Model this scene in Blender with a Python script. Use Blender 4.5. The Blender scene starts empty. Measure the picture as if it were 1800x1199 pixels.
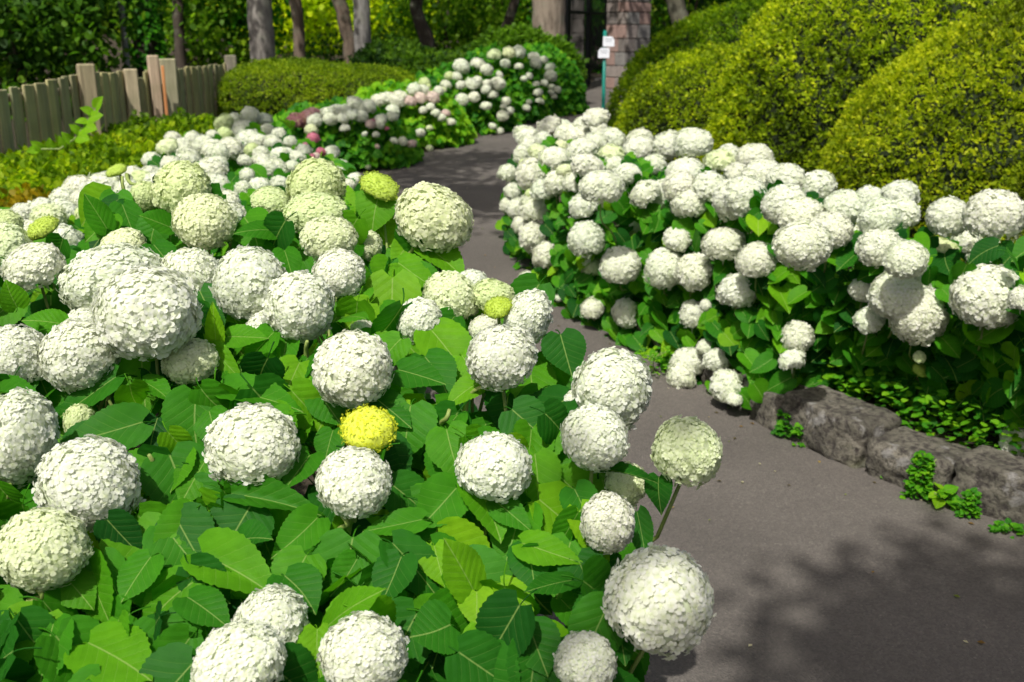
import bpy, math, random
import numpy as np
from mathutils import Vector, Matrix, noise as mnoise
R = math.radians
random.seed(7); rng = np.random.default_rng(11)
scene = bpy.context.scene
COL = scene.collection

# ------------------------------------------------------------------ camera, sky, sun, exposure
CAM_H = 1.5; PITCH = math.atan(520/1800); FPX = 1800.0
cam = bpy.data.cameras.new('camera'); cam_o = bpy.data.objects.new('camera', cam); COL.objects.link(cam_o)
cam_o.location = (0, 0, CAM_H); cam_o.rotation_euler = (math.pi/2-PITCH, 0, 0)
cam.sensor_width = 36; cam.lens = 36; cam.clip_end = 2000; cam.clip_start = 0.05
cam.dof.use_dof = True; cam.dof.focus_distance = 1.8; cam.dof.aperture_fstop = 7.0
scene.camera = cam_o
SUN_EL = R(55); SUN_H = Vector((-0.35, -0.94, 0)).normalized()      # horizontal direction towards the sun
TO_SUN = (SUN_H*math.cos(SUN_EL)+Vector((0, 0, math.sin(SUN_EL)))).normalized()
world = bpy.data.worlds.new('World'); scene.world = world; world.use_nodes = True
wn = world.node_tree.nodes; wl = world.node_tree.links
sky = wn.new('ShaderNodeTexSky'); sky.sky_type = 'NISHITA'; sky.sun_disc = False
sky.sun_elevation = SUN_EL; sky.sun_rotation = math.atan2(SUN_H.x, SUN_H.y)
sky.air_density = 0.7; sky.dust_density = 4.5; sky.ozone_density = 0.3
wn['Background'].inputs[1].default_value = 0.085
wl.new(sky.outputs[0], wn['Background'].inputs[0])
sun = bpy.data.lights.new('sun', 'SUN'); sun.energy = 3.7; sun.angle = R(0.6); sun.color = (1.0, 0.965, 0.91)
sun_o = bpy.data.objects.new('sun', sun); COL.objects.link(sun_o); sun_o.location = (0, 0, 30)
sun_o.rotation_euler = (-TO_SUN).to_track_quat('-Z', 'Y').to_euler()
scene.view_settings.view_transform = 'Standard'; scene.view_settings.look = 'None'
scene.view_settings.gamma = 1.0; scene.view_settings.exposure = 0.55
scene.cycles.max_bounces = 6; scene.cycles.diffuse_bounces = 3; scene.cycles.transmission_bounces = 4
scene.cycles.use_adaptive_sampling = True; scene.cycles.adaptive_threshold = 0.02
scene.cycles.transparent_max_bounces = 6
scene.cycles.caustics_reflective = False; scene.cycles.caustics_refractive = False
try: scene.cycles.use_denoising = True
except Exception: pass

# ------------------------------------------------------------------ coordinates
CP, SP = math.cos(PITCH), math.sin(PITCH)
def P(px, py, d):
    """point at depth d on the line of sight of photo pixel (px,py)"""
    u = (px-900)/FPX; v = (py-599.5)/FPX
    return Vector((u*d, d*(CP-v*SP), CAM_H-d*(SP+v*CP)))
def drop(py): return SP+(py-599.5)/FPX*CP
def pix(p):
    x, y, z = p[0], p[1], p[2]-CAM_H
    d = y*CP-z*SP; w = -(y*SP+z*CP)
    return 900+x/d*FPX, 599.5+w/d*FPX, d
RAMP = ([-60, 4, 5.5, 7, 8.5, 9.8, 12.5, 15.6, 20, 30, 60, 150, 500], [0, 0, .08, .2, .32, .4, .48, .55, .75, 1.2, 3.0, 6, 14])
XL = ([-3, 0, 1, 2.5, 3.5, 4.7, 6, 7.5, 9, 10, 12, 15, 18, 22], [-1.2, -.4, .05, .1, -.2, -.7, -1.3, -1.6, -1.45, -1.1, -.3, .55, 1.2, 1.8])
XR = ([-3, 0, 2, 2.6, 3.0, 3.28, 3.78, 4.7, 5.5, 6.5, 8, 9.5, 12, 15, 18, 22], [2.4, 2.9, 2.45, 1.98, 1.62, 1.36, 1.06, .76, .38, .08, .02, .3, 1.2, 1.95, 2.5, 3.2])
def smooth_tab(t, k=.55):
    xs = np.arange(-6, 30, .1); ys = np.interp(xs, *t); w = np.exp(-.5*(np.arange(-20, 21)*.1/k)**2); w /= w.sum()
    return xs, np.convolve(np.pad(ys, 20, 'edge'), w, 'valid')
XLs = smooth_tab(XL, .4); XRs = smooth_tab(XR, .22)
def xl(y): return np.interp(y, *XLs)
def xr(y): return np.interp(y, *XRs)
def base_z(y): return np.interp(y, *RAMP)
def sstep(a, b, x): t = np.clip((x-a)/(b-a), 0, 1); return t*t*(3-2*t)
def gz(x, y):
    z = base_z(y); s = x-xr(y); l = xl(y)-x
    z = z + .13*sstep(.08, .2, s) + .30*sstep(1.2, 3.5, s)*sstep(25, 5, y) + np.clip(s-1.5, 0, 8)*.16*sstep(2, 5, y)
    z = z + .05*sstep(.02, .3, l) + .25*sstep(1.5, 5, l)
    inside = sstep(-.15, .0, -s)*sstep(-.15, .0, -l)
    return z - .05*inside

# ------------------------------------------------------------------ mesh helpers
def mk_mesh(name, V, F, mat=None, uv=None, col=None, smooth=True):
    V = np.asarray(V, dtype=np.float32).reshape(-1, 3); F = np.asarray(F, dtype=np.int32); k = F.shape[1]; m = len(F)
    me = bpy.data.meshes.new(name)
    me.vertices.add(len(V)); me.vertices.foreach_set('co', V.ravel())
    me.loops.add(m*k); me.loops.foreach_set('vertex_index', F.ravel())
    me.polygons.add(m); me.polygons.foreach_set('loop_start', np.arange(0, m*k, k, dtype=np.int32))
    me.polygons.foreach_set('loop_total', np.full(m, k, dtype=np.int32))
    if smooth: me.polygons.foreach_set('use_smooth', np.ones(m, dtype=bool))
    if uv is not None:
        l = me.uv_layers.new(name='UVMap'); l.data.foreach_set('uv', np.asarray(uv, dtype=np.float32)[F.ravel()].ravel())
    if col is not None:
        c = np.asarray(col, dtype=np.float32)
        if c.shape[1] == 3: c = np.concatenate([c, np.ones((len(c), 1), np.float32)], 1)
        a = me.color_attributes.new('Col', 'FLOAT_COLOR', 'POINT'); a.data.foreach_set('color', c.ravel())
    if mat is not None: me.materials.append(mat)
    me.update(calc_edges=True); me.validate()
    return me
def link(name, me, parent=None, M=None, color=None):
    o = bpy.data.objects.new(name, me); COL.objects.link(o)
    if parent is not None: o.parent = parent
    if M is not None: o.matrix_basis = M
    if color is not None: o.color = (*color, 1)
    return o
def tag(o, label=None, cat=None, group=None, kind=None):
    if label: o['label'] = label
    if cat: o['category'] = cat
    if group: o['group'] = group
    if kind: o['kind'] = kind
    return o
def empty(name, loc, label, cat, group=None):
    o = bpy.data.objects.new(name, None); COL.objects.link(o); o.location = loc; o.empty_display_size = .1
    return tag(o, label, cat, group)
def rel(root, M): return Matrix.Translation(-Vector(root.location)) @ M
def frameM(base, t, n, sx, sy, sz):
    y = Vector(t).normalized(); n = Vector(n); z = n-n.dot(y)*y
    if z.length < 1e-4: z = y.orthogonal()
    z.normalize(); x = y.cross(z)
    return Matrix(((x[0]*sx, y[0]*sy, z[0]*sz, base[0]), (x[1]*sx, y[1]*sy, z[1]*sz, base[1]), (x[2]*sx, y[2]*sy, z[2]*sz, base[2]), (0, 0, 0, 1)))
def nrm(a): return a/np.maximum(np.linalg.norm(a, axis=-1, keepdims=True), 1e-9)
def bulk(tpl, base, T, N, L, W, col, seedcol=None):
    """many leaves from one template into one vertex set"""
    v, f, uv = tpl; y = nrm(T); z = nrm(N-(N*y).sum(1, keepdims=True)*y); x = np.cross(y, z)
    V = base[:, None]+L[:, None, None]*(x[:, None]*(v[None, :, :1]*W[:, None, None])+y[:, None]*v[None, :, 1:2]+z[:, None]*v[None, :, 2:3])
    n = len(v); F = (f[None]+(np.arange(len(base))*n)[:, None, None]).reshape(-1, f.shape[1])
    return V.reshape(-1, 3), F, np.tile(uv, (len(base), 1)), np.repeat(col, n, 0)
def tube(pts, rad, sides=8, cap=True):
    pts = [Vector(p) for p in pts]; V = []; F = []; up = Vector((.31, .2, .93)); prev = None
    for i, p in enumerate(pts):
        t = (pts[min(i+1, len(pts)-1)]-pts[max(i-1, 0)]).normalized()
        a = (prev-prev.dot(t)*t) if prev else up.cross(t)
        if a.length < 1e-4: a = t.orthogonal()
        a.normalize(); prev = a; b = t.cross(a)
        ri = float(rad[i])
        for k in range(sides):
            q = 2*math.pi*k/sides; V.append(p+ri*(a*math.cos(q)+b*math.sin(q)))
    for i in range(len(pts)-1):
        for k in range(sides):
            k2 = (k+1) % sides; F.append((i*sides+k, i*sides+k2, (i+1)*sides+k2, (i+1)*sides+k))
    if cap:
        c = len(V); V.append(pts[-1]); o = (len(pts)-1)*sides
        for k in range(0, sides, 2): F.append((o+k, o+(k+1) % sides, o+(k+2) % sides, c))
    return np.array([tuple(v) for v in V]), np.array(F)
def bez(a, b, c, d, n):
    t = np.linspace(0, 1, n)[:, None]; a, b, c, d = [np.array(q, float) for q in (a, b, c, d)]
    return (1-t)**3*a+3*(1-t)**2*t*b+3*(1-t)*t*t*c+t**3*d
def boxmesh(name, sx, sy, sz, mat, bev=.006, z0=0.0):
    """bevelled box, base at z0, by chamfering all edges"""
    import bmesh
    bm = bmesh.new(); bmesh.ops.create_cube(bm, size=1)
    for v in bm.verts: v.co = Vector((v.co.x*sx, v.co.y*sy, (v.co.z+.5)*sz+z0))
    bmesh.ops.bevel(bm, geom=list(bm.edges), offset=bev, segments=1, affect='EDGES')
    me = bpy.data.meshes.new(name); bm.to_mesh(me); bm.free(); me.materials.append(mat); return me

# ------------------------------------------------------------------ materials
def mat_new(name):
    m = bpy.data.materials.new(name); m.use_nodes = True; nt = m.node_tree; nt.nodes.clear()
    out = nt.nodes.new('ShaderNodeOutputMaterial'); return m, nt, out
def nd(nt, t, **kw):
    n = nt.nodes.new(t)
    for k, v in kw.items():
        if k == 'op': n.operation = v
        elif k == 'blend': n.blend_type = v
        elif k.startswith('i'): n.inputs[int(k[1:])].default_value = v
        else: setattr(n, k, v)
    return n
def math_n(nt, op, a, b=None, c=None):
    n = nt.nodes.new('ShaderNodeMath'); n.operation = op
    for i, q in enumerate((a, b, c)):
        if q is None: continue
        if isinstance(q, (int, float)): n.inputs[i].default_value = q
        else: nt.links.new(q, n.inputs[i])
    return n.outputs[0]
def mixrgb(nt, f, a, b, blend='MIX'):
    n = nt.nodes.new('ShaderNodeMix'); n.data_type = 'RGBA'; n.blend_type = blend
    for s, q in ((0, f), (6, a), (7, b)):
        if isinstance(q, (int, float)): n.inputs[s].default_value = q
        elif isinstance(q, tuple): n.inputs[s].default_value = (*q, 1)
        else: nt.links.new(q, n.inputs[s])
    return n.outputs[2]
def noise_n(nt, scale, detail=3, vec=None, rough=.55):
    n = nt.nodes.new('ShaderNodeTexNoise'); n.inputs['Scale'].default_value = scale; n.inputs['Detail'].default_value = detail
    n.inputs['Roughness'].default_value = rough
    if vec is not None: nt.links.new(vec, n.inputs['Vector'])
    return n.outputs[0]
def ramp_n(nt, f, stops):
    n = nt.nodes.new('ShaderNodeValToRGB'); nt.links.new(f, n.inputs[0]); e = n.color_ramp.elements
    while len(e) < len(stops): e.new(.5)
    for q, (p, c) in zip(e, stops): q.position = p; q.color = (*c, 1) if len(c) == 3 else c
    return n.outputs[0]
def leaf_mat(name, src, veins, trans=.38, rough=.52, spec=.09, bump=.25):
    m, nt, out = mat_new(name); L = nt.links
    if src == 'object': base = nt.nodes.new('ShaderNodeObjectInfo').outputs['Color']
    else:
        a = nt.nodes.new('ShaderNodeAttribute'); a.attribute_name = 'Col'; base = a.outputs['Color']
    tc = nt.nodes.new('ShaderNodeTexCoord')
    blotch = noise_n(nt, 3.0 if veins else 2.0, 4, tc.outputs['UV'] if veins else tc.outputs['Object'])
    col = mixrgb(nt, .5, base, ramp_n(nt, blotch, [(.3, (.35, .4, .35)), (.7, (.68, .64, .55))]), 'OVERLAY')
    bs = nt.nodes.new('ShaderNodeBsdfPrincipled'); bs.inputs['Roughness'].default_value = rough
    bs.inputs['Specular IOR Level'].default_value = spec
    if veins:
        sp = nt.nodes.new('ShaderNodeSeparateXYZ'); L.new(tc.outputs['UV'], sp.inputs[0])
        ax = math_n(nt, 'ABSOLUTE', sp.outputs[0]); y = sp.outputs[1]
        s = math_n(nt, 'SUBTRACT', y, math_n(nt, 'MULTIPLY', math_n(nt, 'POWER', ax, .85), .62))
        fr = math_n(nt, 'FRACT', math_n(nt, 'MULTIPLY', s, 6.5))
        dist = math_n(nt, 'ABSOLUTE', math_n(nt, 'SUBTRACT', fr, .5))             # .5 on the vein
        lat = math_n(nt, 'SMOOTHSTEP' if False else 'MULTIPLY', math_n(nt, 'MAXIMUM', math_n(nt, 'SUBTRACT', dist, .455), 0), 22.0)
        lat = math_n(nt, 'MULTIPLY', lat, math_n(nt, 'MULTIPLY', math_n(nt, 'GREATER_THAN', s, .0), math_n(nt, 'SUBTRACT', 1.0, ax)))
        mid = math_n(nt, 'MULTIPLY', math_n(nt, 'MAXIMUM', math_n(nt, 'SUBTRACT', .017, ax), 0), 80.0)
        vein = math_n(nt, 'MINIMUM', math_n(nt, 'ADD', math_n(nt, 'MULTIPLY', lat, .42), mid), 1.0)
        col = mixrgb(nt, math_n(nt, 'MULTIPLY', vein, .55), col, (.30, .42, .11))
        fine = noise_n(nt, 46, 3, tc.outputs['UV'])
        hgt = math_n(nt, 'ADD', math_n(nt, 'MULTIPLY', dist, -1.2), math_n(nt, 'ADD', math_n(nt, 'MULTIPLY', vein, -.35), math_n(nt, 'MULTIPLY', fine, .35)))
        bp = nt.nodes.new('ShaderNodeBump'); bp.inputs['Strength'].default_value = bump; bp.inputs['Distance'].default_value = .004
        L.new(hgt, bp.inputs['Height']); L.new(bp.outputs[0], bs.inputs['Normal'])
    L.new(col, bs.inputs['Base Color'])
    tr = nt.nodes.new('ShaderNodeBsdfTranslucent')
    L.new(mixrgb(nt, 1.0, col, (2.0, 2.2, 1.0), 'MULTIPLY'), tr.inputs[0])
    mx = nt.nodes.new('ShaderNodeMixShader'); mx.inputs[0].default_value = trans
    L.new(bs.outputs[0], mx.inputs[1]); L.new(tr.outputs[0], mx.inputs[2]); L.new(mx.outputs[0], out.inputs[0])
    return m
M_LEAF = leaf_mat('hydrangea_leaf', 'object', True)
M_LEAFS = leaf_mat('hydrangea_leaf_mass', 'attr', True)
M_FOL = leaf_mat('foliage', 'attr', False, trans=.42, rough=.5)
def petal_mat():
    m, nt, out = mat_new('petal'); L = nt.links
    oi = nt.nodes.new('ShaderNodeObjectInfo'); a = nt.nodes.new('ShaderNodeAttribute'); a.attribute_name = 'Col'
    sep = nt.nodes.new('ShaderNodeSeparateColor'); L.new(a.outputs['Color'], sep.inputs[0])
    g = mixrgb(nt, .55, oi.outputs['Color'], (.50, .62, .16), 'MIX')
    c = mixrgb(nt, sep.outputs[0], g, oi.outputs['Color'])
    c = mixrgb(nt, math_n(nt, 'MULTIPLY', sep.outputs[1], .35), c, mixrgb(nt, 1.0, oi.outputs['Color'], (.93, 1.0, .72), 'MULTIPLY'))
    bs = nt.nodes.new('ShaderNodeBsdfPrincipled'); bs.inputs['Roughness'].default_value = .65; bs.inputs['Specular IOR Level'].default_value = .2
    L.new(c, bs.inputs['Base Color']); tr = nt.nodes.new('ShaderNodeBsdfTranslucent'); L.new(c, tr.inputs[0])
    mx = nt.nodes.new('ShaderNodeMixShader'); mx.inputs[0].default_value = .42
    L.new(bs.outputs[0], mx.inputs[1]); L.new(tr.outputs[0], mx.inputs[2]); L.new(mx.outputs[0], out.inputs[0]); return m
M_PETAL = petal_mat()
def simple(name, build, rough=.8, bump=0, bdist=.01, spec=.3):
    m, nt, out = mat_new(name); bs = nt.nodes.new('ShaderNodeBsdfPrincipled'); bs.inputs['Roughness'].default_value = rough
    bs.inputs['Specular IOR Level'].default_value = spec
    c, h = build(nt)
    if isinstance(c, tuple): bs.inputs['Base Color'].default_value = (*c, 1)
    else: nt.links.new(c, bs.inputs['Base Color'])
    if h is not None and bump:
        b = nt.nodes.new('ShaderNodeBump'); b.inputs['Strength'].default_value = bump; b.inputs['Distance'].default_value = bdist
        nt.links.new(h, b.inputs['Height']); nt.links.new(b.outputs[0], bs.inputs['Normal'])
    nt.links.new(bs.outputs[0], out.inputs[0]); return m
def objco(nt): return nt.nodes.new('ShaderNodeTexCoord').outputs['Object']
def b_stem(nt):
    oi = nt.nodes.new('ShaderNodeObjectInfo'); n = noise_n(nt, 40, 3, objco(nt))
    return mixrgb(nt, .4, oi.outputs['Color'], ramp_n(nt, n, [(.3, (.10, .14, .03)), (.7, (.30, .34, .10))])), n
M_STEM = simple('stem', b_stem, .55)
M_CORE = simple('flower_core', lambda nt: (mixrgb(nt, .55, nt.nodes.new('ShaderNodeObjectInfo').outputs['Color'], (.26, .37, .08)), None), .8)
def b_asphalt(nt):
    co = objco(nt)
    big = noise_n(nt, 1.3, 5, co); fine = noise_n(nt, 190, 2, co); mid = noise_n(nt, 26, 4, co)
    vo = nt.nodes.new('ShaderNodeTexVoronoi'); vo.inputs['Scale'].default_value = 150; nt.links.new(co, vo.inputs['Vector'])
    c = ramp_n(nt, big, [(.3, (.088, .080, .070)), (.7, (.133, .121, .106))])
    c = mixrgb(nt, .55, c, ramp_n(nt, vo.outputs['Color'], [(.1, (.25, .24, .24)), (.85, (.62, .60, .58)), (.98, (.95, .93, .9))]), 'OVERLAY')
    c = mixrgb(nt, math_n(nt, 'MULTIPLY', mid, .45), c, (.07, .062, .056))
    return c, math_n(nt, 'ADD', vo.outputs['Distance'], math_n(nt, 'MULTIPLY', fine, .6))
M_ASPH = simple('asphalt', b_asphalt, .86, .5, .006)
def b_soil(nt):
    co = objco(nt); n = noise_n(nt, 6, 6, co); f = noise_n(nt, 60, 4, co)
    return mixrgb(nt, .5, ramp_n(nt, n, [(.3, (.022, .016, .010)), (.6, (.05, .038, .022)), (.75, (.03, .05, .012))]), ramp_n(nt, f, [(.3, (.015, .012, .008)), (.7, (.08, .06, .04))])), f
M_SOIL = simple('soil', b_soil, .95, .8, .03)
def b_stone(nt):
    co = objco(nt); n = noise_n(nt, 5, 6, co); f = noise_n(nt, 38, 6, co, .7); v = noise_n(nt, 13, 5, co)
    c = ramp_n(nt, n, [(.3, (.080, .074, .056)), (.5, (.16, .148, .115)), (.72, (.29, .265, .21))])
    c = mixrgb(nt, ramp_n(nt, f, [(.38, (1, 1, 1)), (.55, (0, 0, 0))]), c, (.045, .038, .034))
    c = mixrgb(nt, ramp_n(nt, v, [(.58, (0, 0, 0)), (.66, (.8, .8, .8))]), c, (.30, .29, .27))
    c = mixrgb(nt, ramp_n(nt, noise_n(nt, 3.1, 4, co), [(.55, (0, 0, 0)), (.68, (.7, .7, .7))]), c, (.075, .085, .025))
    return c, math_n(nt, 'ADD', f, v)
M_STONE = simple('kerb_stone', b_stone, .92, 1.0, .03)
def b_wood(nt):
    oi = nt.nodes.new('ShaderNodeObjectInfo'); tc = nt.nodes.new('ShaderNodeTexCoord')
    mp = nt.nodes.new('ShaderNodeMapping'); mp.inputs['Scale'].default_value = (45, 45, 2.2); nt.links.new(tc.outputs['Object'], mp.inputs[0])
    ad = nt.nodes.new('ShaderNodeVectorMath'); ad.operation = 'ADD'; nt.links.new(mp.outputs[0], ad.inputs[0])
    cb = nt.nodes.new('ShaderNodeCombineXYZ'); nt.links.new(math_n(nt, 'MULTIPLY', oi.outputs['Random'], 50), cb.inputs[0]); nt.links.new(cb.outputs[0], ad.inputs[1])
    g = noise_n(nt, 1, 5, ad.outputs[0], .65); alg = noise_n(nt, 3.5, 4, tc.outputs['Object'])
    c = mixrgb(nt, .75, oi.outputs['Color'], ramp_n(nt, g, [(.25, (.25, .22, .18)), (.5, (.5, .48, .43)), (.75, (.72, .7, .62))]), 'OVERLAY')
    return mixrgb(nt, ramp_n(nt, alg, [(.5, (0, 0, 0)), (.75, (.5, .5, .5))]), c, (.17, .19, .085)), g
M_WOOD = simple('weathered_wood', b_wood, .85, .5, .006)
def b_bark(nt):
    oi = nt.nodes.new('ShaderNodeObjectInfo'); tc = nt.nodes.new('ShaderNodeTexCoord')
    mp = nt.nodes.new('ShaderNodeMapping'); mp.inputs['Scale'].default_value = (14, 14, 3.5); nt.links.new(tc.outputs['Object'], mp.inputs[0])
    g = noise_n(nt, 1, 6, mp.outputs[0], .65); b = noise_n(nt, 4.5, 3, tc.outputs['Object'])
    c = mixrgb(nt, .8, oi.outputs['Color'], ramp_n(nt, g, [(.28, (.16, .14, .12)), (.5, (.46, .45, .43)), (.75, (.78, .78, .74))]), 'OVERLAY')
    return mixrgb(nt, ramp_n(nt, b, [(.55, (0, 0, 0)), (.7, (.45, .45, .45))]), c, (.20, .21, .15)), g
M_BARK = simple('bark', b_bark, .9, .9, .03)
def b_obj(nt):
    oi = nt.nodes.new('ShaderNodeObjectInfo'); n = noise_n(nt, 9, 5, objco(nt), .65)
    return mixrgb(nt, .6, oi.outputs['Color'], ramp_n(nt, n, [(.25, (.3, .3, .3)), (.75, (.66, .66, .66))]), 'OVERLAY'), n
M_BLOCK = simple('masonry', b_obj, .9, .6, .02)
M_IRON = simple('black_iron', lambda nt: ((.012, .014, .014), None), .5)
M_TEAL = simple('teal_paint', lambda nt: ((.0, .16, .12), None), .4)
M_WHITE = simple('white_enamel', lambda nt: ((.72, .74, .78), None), .4)
M_PRINT = simple('grey_print', lambda nt: ((.25, .27, .30), None), .6)
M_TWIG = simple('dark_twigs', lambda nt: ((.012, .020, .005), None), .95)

# ------------------------------------------------------------------ ground and path
def grid_mesh(name, xs, ys, zf, mat):
    X, Y = np.meshgrid(xs, ys); Z = zf(X, Y); V = np.stack([X, Y, Z], -1).reshape(-1, 3)
    nx, ny = len(xs), len(ys); i = np.arange(nx-1)[None]+np.arange(ny-1)[:, None]*nx; i = i.ravel()
    return mk_mesh(name, V, np.stack([i, i+1, i+1+nx, i+nx], 1), mat)
xs = np.concatenate([np.linspace(-400, -14, 14), np.arange(-12, 12.01, .12), np.linspace(14, 400, 14)])
ys = np.concatenate([np.linspace(-60, -7, 8), np.arange(-6, 26, .12), np.linspace(27, 60, 16), np.linspace(70, 500, 14)])
def gzn(X, Y):
    z = gz(X, Y); s = X-xr(Y); l = xl(Y)-X
    off = np.maximum(sstep(.15, .5, s), sstep(.1, .4, l))
    return z+off*.025*(np.sin(X*9.1+Y*3)*np.sin(Y*7.7-X*2))
tag(link('ground', grid_mesh('ground', xs, ys, gzn, M_SOIL)), kind='structure')
py_ = np.arange(-5, 22.01, .1); tt = np.linspace(0, 1, 15)
X = (xl(py_)-.05)[:, None]*(1-tt)+(xr(py_)+.10)[:, None]*tt; Y = np.repeat(py_[:, None], 15, 1)
wob = .02*np.sin(py_*5.1)+.015*np.sin(py_*11.7+1); X[:, 0] += wob
Z = base_z(Y)+.012+.012*np.sin(np.pi*tt)[None]
V = np.stack([X, Y, Z], -1).reshape(-1, 3); i = (np.arange(14)[None]+np.arange(len(py_)-1)[:, None]*15).ravel()
tag(link('path', mk_mesh('path', V, np.stack([i, i+1, i+16, i+15], 1), M_ASPH)), kind='structure')

# ------------------------------------------------------------------ kerb of rough stones along the right edge
def rough_stone(name, l, w, h, seed, amp):
    import bmesh
    bm = bmesh.new(); bmesh.ops.create_cube(bm, size=1); bmesh.ops.subdivide_edges(bm, edges=list(bm.edges), cuts=17, use_grid_fill=True)
    for v in bm.verts:
        c = v.co*2; k = (abs(c.x)**16+abs(c.y)**12+abs(c.z)**12)**(1/14); c = c/k
        p = Vector((c.x*l/2, c.y*w/2, c.z*h/2)); q = p*9+Vector((seed*7.3, seed, 0))
        n1 = mnoise.noise(p*6+Vector((seed*3.1, 0, seed))); n2 = mnoise.fractal(q*1.6, .7, 2.2, 5)
        dirn = c.normalized(); v.co = p+dirn*(amp*n1*(1.1 if c.z < .8 else .6)+amp*.9*n2*(1 if c.z < .8 else .5))
    for f in bm.faces: f.smooth = True
    me = bpy.data.meshes.new(name); bm.to_mesh(me); bm.free(); me.materials.append(M_STONE); return me
kerb = empty('stone_kerb', (float(xr(3.6)), 3.6, 0), 'low kerb of rough brown grey stones edging the asphalt path', 'kerb')
yy = 2.0; si = 0
lens_ = [.40, .55, .52, .30, .42, .36, .42, .34, .38, .4, .36, .4, .36, .4]
s_acc = 0
while si < len(lens_):
    l = lens_[si]; x0 = float(xr(yy)); dx = float(xr(yy+.3)-xr(yy))/.3
    tv = Vector((dx, 1, 0)).normalized(); c = Vector((x0, yy, 0))+tv*l/2+Vector((tv.y, -tv.x, 0))*.09
    h = (.22, .205, .215, .19)[si % 4] if yy < 4 else .16
    z = float(base_z(c.y))+h*.5-.035+random.uniform(-.01, .012)
    ang = math.atan2(tv.y, tv.x)+random.uniform(-.05, .05)
    st = link('stone', rough_stone('stone', l*1.0, .19+random.uniform(-.02, .03), h+random.uniform(-.02, .03), si+3, .017), kerb,
         rel(kerb, Matrix.Translation((c.x, c.y, z)) @ Matrix.Rotation(ang, 4, 'Z') @ Matrix.Rotation(random.uniform(-.04, .04), 4, 'Y')))
    yy += l*tv.y+.012; si += 1

# ------------------------------------------------------------------ leaf templates
def hyd_leaf(nl, nw, bend, fold, quilt, seed, pet=True, serr=.024):
    r = np.random.default_rng(seed); t = np.linspace(0, 1, nl+1); w = np.interp(t, [0, .04, .10, .18, .28, .40, .52, .64, .75, .84, .91, .96, 1], [.17, .33, .42, .475, .495, .485, .44, .365, .27, .175, .095, .045, 0]); skew = r.normal(0, .03)
    V = []; UV = []; u = np.linspace(-1, 1, 2*nw+1); ph = r.uniform(0, 6)
    for i, ti in enumerate(t):
        for uj in u:
            e = abs(uj) == 1; wi = w[i]*(1+(serr*(1 if i % 2 else -1) if e and 0 < i < nl else 0))
            x = uj*wi; y = ti-.13*abs(uj)**1.3*max(0, 1-ti*3.6)+(.012 if e and i % 2 else 0)
            z = fold*abs(x)-bend*ti*ti*.6-.35*bend*abs(x)**1.6
            z += quilt*math.cos(2*math.pi*6.5*(y-.62*abs(x)**.85))*min(1, abs(uj)*1.6)
            z += .022*math.sin(ti*7+ph+uj*1.3)*abs(uj)+.03*(ti**3)*math.sin(ph*2)
            V.append((x+skew*math.sin(ti*3), y, z)); UV.append((x, y))
    k = 2*nw+1; F = []
    for i in range(nl):
        for j in range(2*nw): a = i*k+j; F.append((a, a+1, a+k+1, a+k))
    V = np.array(V); F = np.array(F); UV = np.array(UV)
    if pet:
        pv, pf = tube(bez((0, .02, -.006), (0, -.08, -.02), (0, -.17, -.09), (0, -.22, -.24), 5), [.013, .012, .013, .015, .018], 4, False)
        F = np.concatenate([F, pf+len(V)]); V = np.concatenate([V, pv]); UV = np.concatenate([UV, np.tile([[.12, .13]], (len(pv), 1))])
    return V, F, UV
LEAF_ME = []
for s in range(10):
    V, F, UV = hyd_leaf(26, 4, [.18, .3, .1, .42, .25, .05, .5, .35, .2, .3][s], [.10, .2, .05, .15, .3, .12, .18, .05, .25, .4][s], .010, s)
    LEAF_ME.append(mk_mesh('leaf', V, F, M_LEAF, UV))
LEAF_LO = hyd_leaf(6, 2, .3, .15, 0, 3, False, 0)
RHOMB = (np.array([(0, 0, 0), (.3, .5, .07), (0, 1, -.05), (-.3, .5, .07)]), np.array([(0, 1, 2, 3)]), np.array([(0, 0), (.3, .5), (0, 1), (-.3, .5)], float))
BROAD = (np.array([(0, 0, 0), (.28, .3, .06), (.26, .68, .02), (0, 1, -.1), (-.26, .68, .02), (-.28, .3, .06), (0, .5, -.02)]),
         np.array([(0, 1, 2, 6), (6, 2, 3, 4), (0, 6, 4, 5)]), np.array([(0, 0), (.28, .3), (.26, .68), (0, 1), (-.26, .68), (-.28, .3), (0, .5)], float))
def leaf_col(t):
    """t 0 deep blue green .. 1 fresh yellow green"""
    pts = np.array([(.009, .066, .008), (.020, .122, .008), (.044, .195, .007), (.095, .275, .007), (.18, .36, .010)])
    t = np.clip(t, 0, 1)*(len(pts)-1); i = np.minimum(t.astype(int), len(pts)-2); f = (t-i)[..., None]
    return pts[i]*(1-f)+pts[i+1]*f
def lc(t): return tuple(float(q) for q in leaf_col(np.array(t)))

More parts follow.
